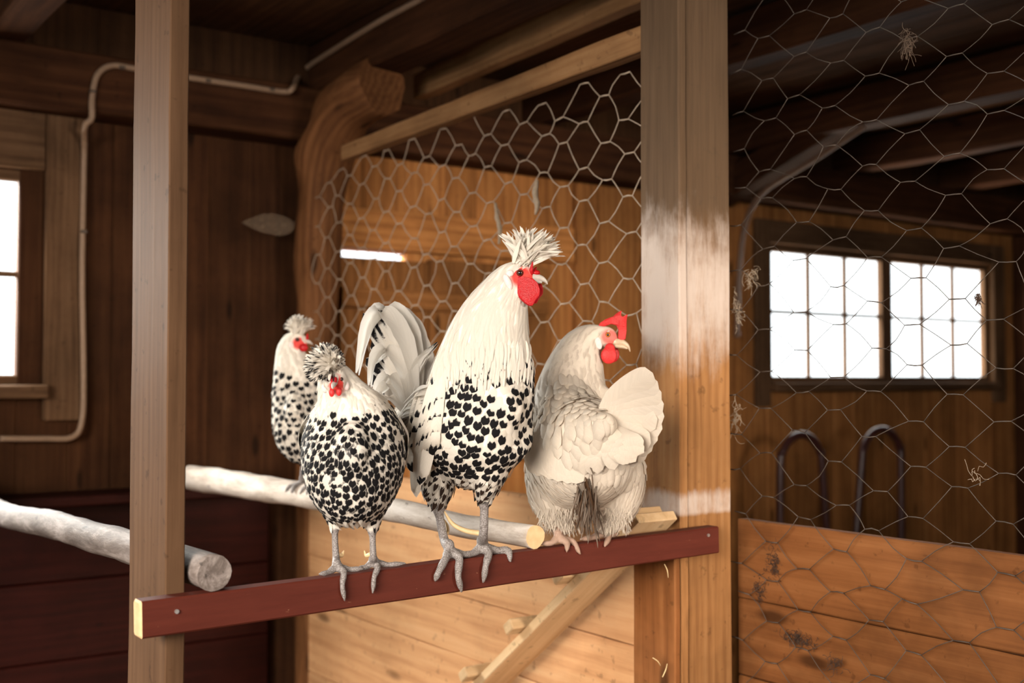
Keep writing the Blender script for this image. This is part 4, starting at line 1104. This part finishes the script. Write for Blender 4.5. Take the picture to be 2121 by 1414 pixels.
coat('plumage', C.me, M['whitef'], rootC, lambda P: np.where(pix_np(P)[1] < 765, .0095, np.where(pix_np(P)[1] < 845, .012, np.where(pix_np(P)[1] > 985, .0082, .0165))), lambda P, N: (np.maximum(wingN(P, N), wingF(P, N)) < .5) & C.leg_free(P, 1.7) & (skC(*pix_np(P), P) < .3), styC, flowC, 60000)
# dirty tuft under the tail
fb = FB()
for i in range(190):
    x, y = 1216 + random.gauss(0, 11), 1040 + random.gauss(0, 22)
    if depth(C.near(x, y)) > C.d0: continue
    q = C.near(x, y) - ray(x, y).normalized() * rnd(.0, .008); t_ = q + V((0, 0, -rnd(.02, .05))) + RGT * rnd(-.012, .012) - FWD * rnd(0, .012)
    fb.ribbon([q, (q + t_) / 2 - FWD * .006, t_], .0042, RGT + UPZ * rnd(-.4, .4), (0, random.random(), rnd(.75, 1.)), 'spike', nu=3, nv=7, cup=.3)
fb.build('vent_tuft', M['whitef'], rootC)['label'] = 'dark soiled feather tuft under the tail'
# loose fluff under the thighs
for lo_, hi_ in ((1116, 1200), (1230, 1306)):
    fb = FB()
    for i in range(260):
        x, y = rnd(lo_, hi_), rnd(1050, 1094); q = C.near(x, y); d_ = dirtC(x, y)
        if depth(q) > C.d0 + .012: continue
        t_ = q + V((0, 0, -rnd(.008, .020))) + RGT * rnd(-.008, .008) - FWD * rnd(-.002, .004)
        fb.ribbon([q, (q + t_) / 2 - FWD * .001, t_], .0016, RGT + UPZ * rnd(-.5, .5), (0, random.random(), d_ * rnd(.2, .8)), 'spike', nu=3, nv=6, cup=.3)
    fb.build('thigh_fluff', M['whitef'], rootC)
# wings folded over the back: near (left) one with rounded shoulder and long lower flights
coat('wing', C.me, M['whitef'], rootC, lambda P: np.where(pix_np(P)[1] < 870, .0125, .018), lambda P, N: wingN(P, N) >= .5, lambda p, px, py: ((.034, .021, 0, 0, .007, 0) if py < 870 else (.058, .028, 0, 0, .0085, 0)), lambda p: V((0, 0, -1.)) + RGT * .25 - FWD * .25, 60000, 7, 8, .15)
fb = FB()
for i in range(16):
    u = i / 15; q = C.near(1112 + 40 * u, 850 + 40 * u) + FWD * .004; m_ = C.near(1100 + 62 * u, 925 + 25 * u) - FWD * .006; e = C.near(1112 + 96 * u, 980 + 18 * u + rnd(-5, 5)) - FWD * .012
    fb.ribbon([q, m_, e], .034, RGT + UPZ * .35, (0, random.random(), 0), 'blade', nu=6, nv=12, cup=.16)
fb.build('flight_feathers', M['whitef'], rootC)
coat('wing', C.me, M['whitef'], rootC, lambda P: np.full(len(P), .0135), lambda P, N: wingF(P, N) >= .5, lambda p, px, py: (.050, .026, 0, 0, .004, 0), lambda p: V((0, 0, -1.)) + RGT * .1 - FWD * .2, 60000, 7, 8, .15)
# tail: a raised fan of broad feathers, then soft coverts hanging below it
fb = FB()
fan = [(1352, 772), (1362, 790), (1370, 812), (1375, 836), (1376, 862), (1372, 888), (1362, 912), (1350, 934), (1336, 952)]
for i, (x, y) in enumerate(fan):
    f1 = .20 - .008 * i
    b0 = C.P(1244 + i * 1.5, 862 + 5 * i, .14 + .002 * i)
    fb.ribbon([b0, b0.lerp(C.P(x, y, f1), .5) + UPZ * .008, C.P(x, y, f1)], C.m(50), (UPZ * .8 + RGT * (-.6 + .1 * i)).normalized() - FWD * .15, (0, random.random(), 0), 'blade', nu=7, nv=14, cup=.12)
for i, (x, y) in enumerate(fan[::2]):
    b0 = C.P(1240, 866 + 6 * i, .125); fb.ribbon([b0, b0.lerp(C.P(x - 14, y + 6, .17), .5), C.P(x - 14, y + 6, .17)], C.m(52), (UPZ * .8 - RGT * .4), (0, random.random(), 0), 'blade', nu=7, nv=12, cup=.12)
for i in range(34):
    u = rnd(0, 1); v = rnd(0, 1); q = C.P(1225 + 50 * u, 872 + 40 * v, .155); e = C.P(1216 + 118 * u + rnd(-6, 6), 985 - 34 * u - 36 * (1 - v) + rnd(-6, 6), .16 + .03 * u)
    fb.ribbon([q, (q + e) / 2 - FWD * .014, e], .036, RGT + UPZ * .25, (0, random.random(), 0), 'leaf', nu=6, nv=9, cup=.2)
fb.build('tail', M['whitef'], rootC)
# head
f0 = -.026
ol = [(1236, 678), (1243, 668), (1254, 661), (1264, 657), (1270, 655), (1276, 649), (1288, 642), (1286, 653), (1290, 656), (1300, 650), (1298, 664), (1298, 684), (1296, 702), (1287, 706), (1280, 700), (1281, 684), (1277, 674), (1266, 671), (1252, 676), (1242, 680)]
plate('comb', [C.P(x, y, f0 + .004 * math.sin(i)) for i, (x, y) in enumerate(ol)], .0065, FWD, M['combpale'], rootC)
b = Blob(); b.loft([(C.P(1274, 708, f0), C.m(9), C.m(8)), (C.P(1286, 709, f0), C.m(8), C.m(7)), (C.P(1296, 713, f0), C.m(5.5), C.m(5)), (C.P(1302, 719, f0), C.m(3.2), C.m(3)), (C.P(1305, 728, f0), C.m(1.1), C.m(1.1))], UPZ, 14)
b.loft([(C.P(1275, 716, f0), C.m(5), C.m(6)), (C.P(1289, 718, f0), C.m(4), C.m(5)), (C.P(1298, 722, f0), C.m(1.5), C.m(2))], UPZ, 12); b.solid('beak', M['beak'], rootC, .0007, 3)
for (x, y), f in (((1261, 736), -.008), ((1267, 734), -.042)):
    b = Blob(); b.ball(C.P(x, y, f), C.m(17), .005, C.m(18)); b.ball(C.P(x + 2, y - 12, f - .004), C.m(12), .006, C.m(14)); b.solid('wattle', M['combpale'], rootC, .0011, 4)
q = C.near(1238, 708, .001); Blob().ball(q, C.m(9), .0045, C.m(16), (RGT * .97 - UPZ * .2, FWD, UPZ * .97 + RGT * -.2)).solid('earlobe', M['lobe'], rootC)
q = C.near(1259, 693, .001); eye(rootC, q, C.m(5.6), M['eyeo'], EYE - q)

# ------------------------------------------------------------------ hen on the far branch
xb = b2[4]; d0 = depth(xb) - .02; D = Bird(d0)
rootD = thing('hen', 'blurred black-spangled hen on the far branch, half hidden', 'hen', xb + UPZ * r2, 'chickens on the perches')
D.torso([(675, 880, -.16, 26, 28), (660, 872, -.10, 42, 62), (640, 860, -.03, 56, 96), (622, 852, .03, 58, 104), (616, 846, .07, 44, 78), (612, 842, .09, 20, 36)])
D.neck([(618, 815, .03, 54), (610, 780, .03, 44), (604, 750, .03, 35), (602, 730, .03, 30), (606, 712, .03, 26), (612, 703, .03, 20)], .85)
D.body.ball(D.P(616, 706, .032), D.m(20), .022, D.m(18)); D.body.ball(D.P(626, 709, .034), D.m(14), .014, D.m(11))
pj = b2[4] + UPZ * (r2 * 1.02 + .008)
lx, ly = pix(pj); 
for k, dx in ((0, -10), (1, 16)):
    top_ = D.P(lx + dx, 930, .02 - .05 * k); j = V((top_.x, top_.y, 0)); pz = pj.copy(); j = V((pj.x + (k - .5) * .01, pj.y + (k - .5) * -.07, pj.z))
    D.neck([(lx + dx, 925, .02 - .05 * k, 26), (lx + dx, 955, .02 - .05 * k, 13)], 1.)
    D.leg([D.P(lx + dx, 945, .02 - .05 * k), top_.lerp(j, .6), j + UPZ * .004], [.0075, .007, .009])
    D.foot(j, [[j + V((-.028, -.012, -.006)), j + V((-.038, -.02, -.022))], [j + V((-.03, .012, -.006)), j + V((-.04, .018, -.022))], [j + V((.025, 0, -.006)), j + V((.036, 0, -.02))]], .0075)
skD = lambda px, py, co: np.maximum(ell(px, py, 619, 711, 14, 13), ell(px, py, 628, 716, 10, 10))
D.finish(rootD, skD, lambda px, py, co: np.clip((py - 770) / 40, 0, 1) * .6, vox=.0034, it=20)
coat('plumage', D.me, M['spangle'], rootD, lambda P: np.where(pix_np(P)[1] < 770, .0125, .0165), lambda P, N: D.leg_free(P, 1.7) & (skD(*pix_np(P), P) < .45), lambda p, px, py: ((.036, .013, 0, 0, .003, 1) if py < 772 + rnd(-14, 14) else (.036, .022, rnd(.7, .98), 0, .005, 0)), lambda p: V((0, 0, -1.)) + FWD * .4, 30000)
tips = []
for i in range(130):
    a = math.radians(rnd(0, 190)); R = math.sqrt(rnd(.35, 1)); tips.append(D.P(621 + 36 * R * math.cos(a), 680 - 31 * R * math.sin(a), .03 + rnd(-.04, .045)))
crest(rootD, lambda: D.P(616 + rnd(-14, 12), 693 + rnd(-5, 4), .03 + rnd(-.015, .015)), tips, M['spangle'], .009, spots=lambda: 0 if random.random() < .7 else .5, curl=.15)
Blob().loft([(D.P(632, 706, .034), D.m(6), D.m(6)), (D.P(640, 708, .034), D.m(4), D.m(4)), (D.P(648, 713, .034), D.m(1), D.m(1))], UPZ, 10).solid('beak', M['beakg'], rootD, .001, 2)
for f in (.052, .018): Blob().ball(D.P(629, 720, f), D.m(9), .005, D.m(8)).solid('wattle', M['comb'], rootD)
Blob().loft([(D.P(636, 702, .034), D.m(4), D.m(4)), (D.P(637, 692, .034), D.m(1.5), D.m(1.5))], RGT, 8).solid('comb', M['comb'], rootD)
q = D.near(603, 715, .001); Blob().ball(q, D.m(5), .004, D.m(8)).solid('earlobe', M['lobe'], rootD)
q = D.near(616, 703, .001); eye(rootD, q, D.m(4.5), M['eyed'], EYE - q)
fb = FB()
for i in range(10):
    a = (i - 4.5) / 5; b_ = D.P(668, 866, -.13); fb.ribbon([b_, b_ + FWD * .07 + UPZ * .04 + RGT * a * .02, b_ + FWD * .13 + UPZ * .08 + RGT * a * .05], .03, RGT + UPZ * .4 * a, (.7, random.random(), 0), 'blade')
fb.build('tail', M['spangle'], rootD)
# ------------------------------------------------------------------ webs, dust and straw
def fuzz(name, label, cat, c, ax, n, ln, r, mat, group=None, drop=0.):
    """clump of fine curled fibres round c, spread along the three half-axes ax"""
    mb = MB(); c = V(c)
    for _ in range(n):
        g = [max(-1.6, min(1.6, random.gauss(0, .6))) for _ in range(3)]
        p = c + ax[0] * g[0] + ax[1] * g[1] + ax[2] * g[2]; k = ln * rnd(.4, 1.2); pts = [p]
        d = V((0, 0, 0))
        for q in range(3):
            d = d * .5 + ax[0].normalized() * rnd(-1, 1) + ax[1].normalized() * rnd(-1, 1) + ax[2].normalized() * rnd(-.5, .5) - UPZ * drop
            pts.append(pts[-1] + d.normalized() * k / 3)
        mb.tube(pts, r * rnd(.6, 1.3), n=4, sub=2)
    return tag(mb.build(name, mat, None, True), label, cat, group)
def strand(name, label, cat, pts, rad, mat, group=None):
    return tag(MB().tube(pts, rad, n=8, sub=6, jit=.5, freq=60).build(name, mat, None, True), label, cat, group)

# dusty hammock web in the corner by the curved post
w0, w1, w2 = at_y(500, 462, YW - .012), at_y(566, 440, YW - .012), at_y(612, 462, YW - .125)
G = 14; mb = MB()
for i in range(G + 1):
    for j in range(G + 1):
        u, v = i / G, j / G
        b_ = w0.lerp(w2, u); t_ = w0 * (1 - u) ** 2 + (w1 + UPZ * .03) * 2 * u * (1 - u) + w2 * u * u
        p = b_.lerp(t_, v) - UPZ * (.055 * (1 - (2 * u - 1) ** 2) * (1 - v)) - V((0, .10 * (1 - v) * (1 - (2 * u - 1) ** 2), 0))
        p += V((0, 0, .006 * mnoise.noise(p * 30)))
        mb.v.append(p); mb.g.append(p); mb.t.append(1)
for i in range(G):
    for j in range(G): a = i * (G + 1) + j; mb.f.append((a, a + 1, a + G + 2, a + G + 1)); mb.mi.append(0)
tag(mb.build('cobweb', M['web'], None, True), 'dusty sagging cobweb in the corner by the curved post', 'cobweb')

XM = XP - .012; XW = PXR + .022
def onx(px, py, x=None): return at_x(px, py, XW if x is None else x)
strand('cobweb_strand', 'pale dusty strand hanging on the wire above the rooster crest', 'cobweb', [onx(1112, 372, XM), onx(1109, 400, XM), onx(1113, 425, XM), onx(1109, 444, XM)], [.004, .008, .007, .003], M['strand'])
strand('cobweb_strand', 'pale dusty strand on the wire left of the rooster crest', 'cobweb', [onx(1026, 420, XM), onx(1030, 450, XM), onx(1036, 475, XM), onx(1033, 505, XM)], [.003, .007, .006, .003], M['strand'])
A1, A2, A3 = V((0, 1, 0)), UPZ, V((1, 0, 0))
fuzz('cobweb_tuft', 'dusty funnel web hanging in the wire at top right', 'cobweb', onx(1880, 82), (A1 * .005, A2 * .022, A3 * .004), 80, .03, .0005, M['dust'], None, .6)
fuzz('dust_tuft', 'small dark tuft on the wire before the right window', 'dust', onx(2027, 615), (A1 * .002, A2 * .009, A3 * .002), 40, .014, .0007, M['darkdust'], None, .8)
fuzz('straw_tuft', 'curled straw wisp on the wire right of the hoops', 'straw', onx(2022, 982), (A1 * .006, A2 * .012, A3 * .003), 9, .03, .0005, M['strand'])
fuzz('cobweb_tuft', 'whitish web tuft on the wire beside the washed post, window height', 'cobweb', onx(1556, 572), (A1 * .010, A2 * .02, A3 * .004), 40, .03, .0005, M['strand'], None, .3)
fuzz('cobweb_tuft', 'whitish web tuft at the washed post edge, higher than the window sill', 'cobweb', onx(1526, 640), (A1 * .004, A2 * .03, A3 * .004), 40, .03, .0005, M['strand'], None, .3)
fuzz('cobweb_tuft', 'thin web wisps on the washed post edge below window height', 'cobweb', onx(1524, 860), (A1 * .004, A2 * .03, A3 * .004), 40, .03, .0005, M['strand'], None, .3)
XD = XQ - .004
fuzz('dust_clump', 'dark dust ring on the top plank of the right partition', 'dust', onx(1603, 1172, XD), (A1 * .018, A2 * .028, A3 * .002), 90, .02, .0005, M['darkdust'])
fuzz('dust_clump', 'dark dust clump near the plank joint, right partition', 'dust', onx(1572, 1222, XD), (A1 * .012, A2 * .022, A3 * .002), 60, .018, .0005, M['darkdust'])
fuzz('dust_clump', 'long dark dust clump below the first plank joint, right partition', 'dust', onx(1650, 1322, XD), (A1 * .036, A2 * .010, A3 * .002), 110, .024, .0005, M['darkdust'])
fuzz('dust_clump', 'dark dust on the wire at the lower right partition', 'dust', onx(1732, 1376), (A1 * .018, A2 * .012, A3 * .002), 50, .02, .0005, M['darkdust'])
def straw(label, a, b):
    a, b = V(a), V(b); m = (a + b) / 2 + V((0, -.003, .002)); tag(MB().tube([a, m, b], [.0011, .0013, .0008], n=6, sub=3).build('straw', M['straw'], None, True), label, 'straw', 'straw bits on the washed post')
yf = ya + .006
straw('straw bit stuck upright on the washed post foot', at_y(1376, 1168, ya - .006), at_y(1384, 1196, ya - .006))
straw('slanted straw bit low on the washed post', at_y(1352, 1362, ya - .006), at_y(1368, 1378, ya - .006))
straw('lowest straw bit on the washed post', at_y(1372, 1402, ya - .006), at_y(1382, 1374, ya - .006))
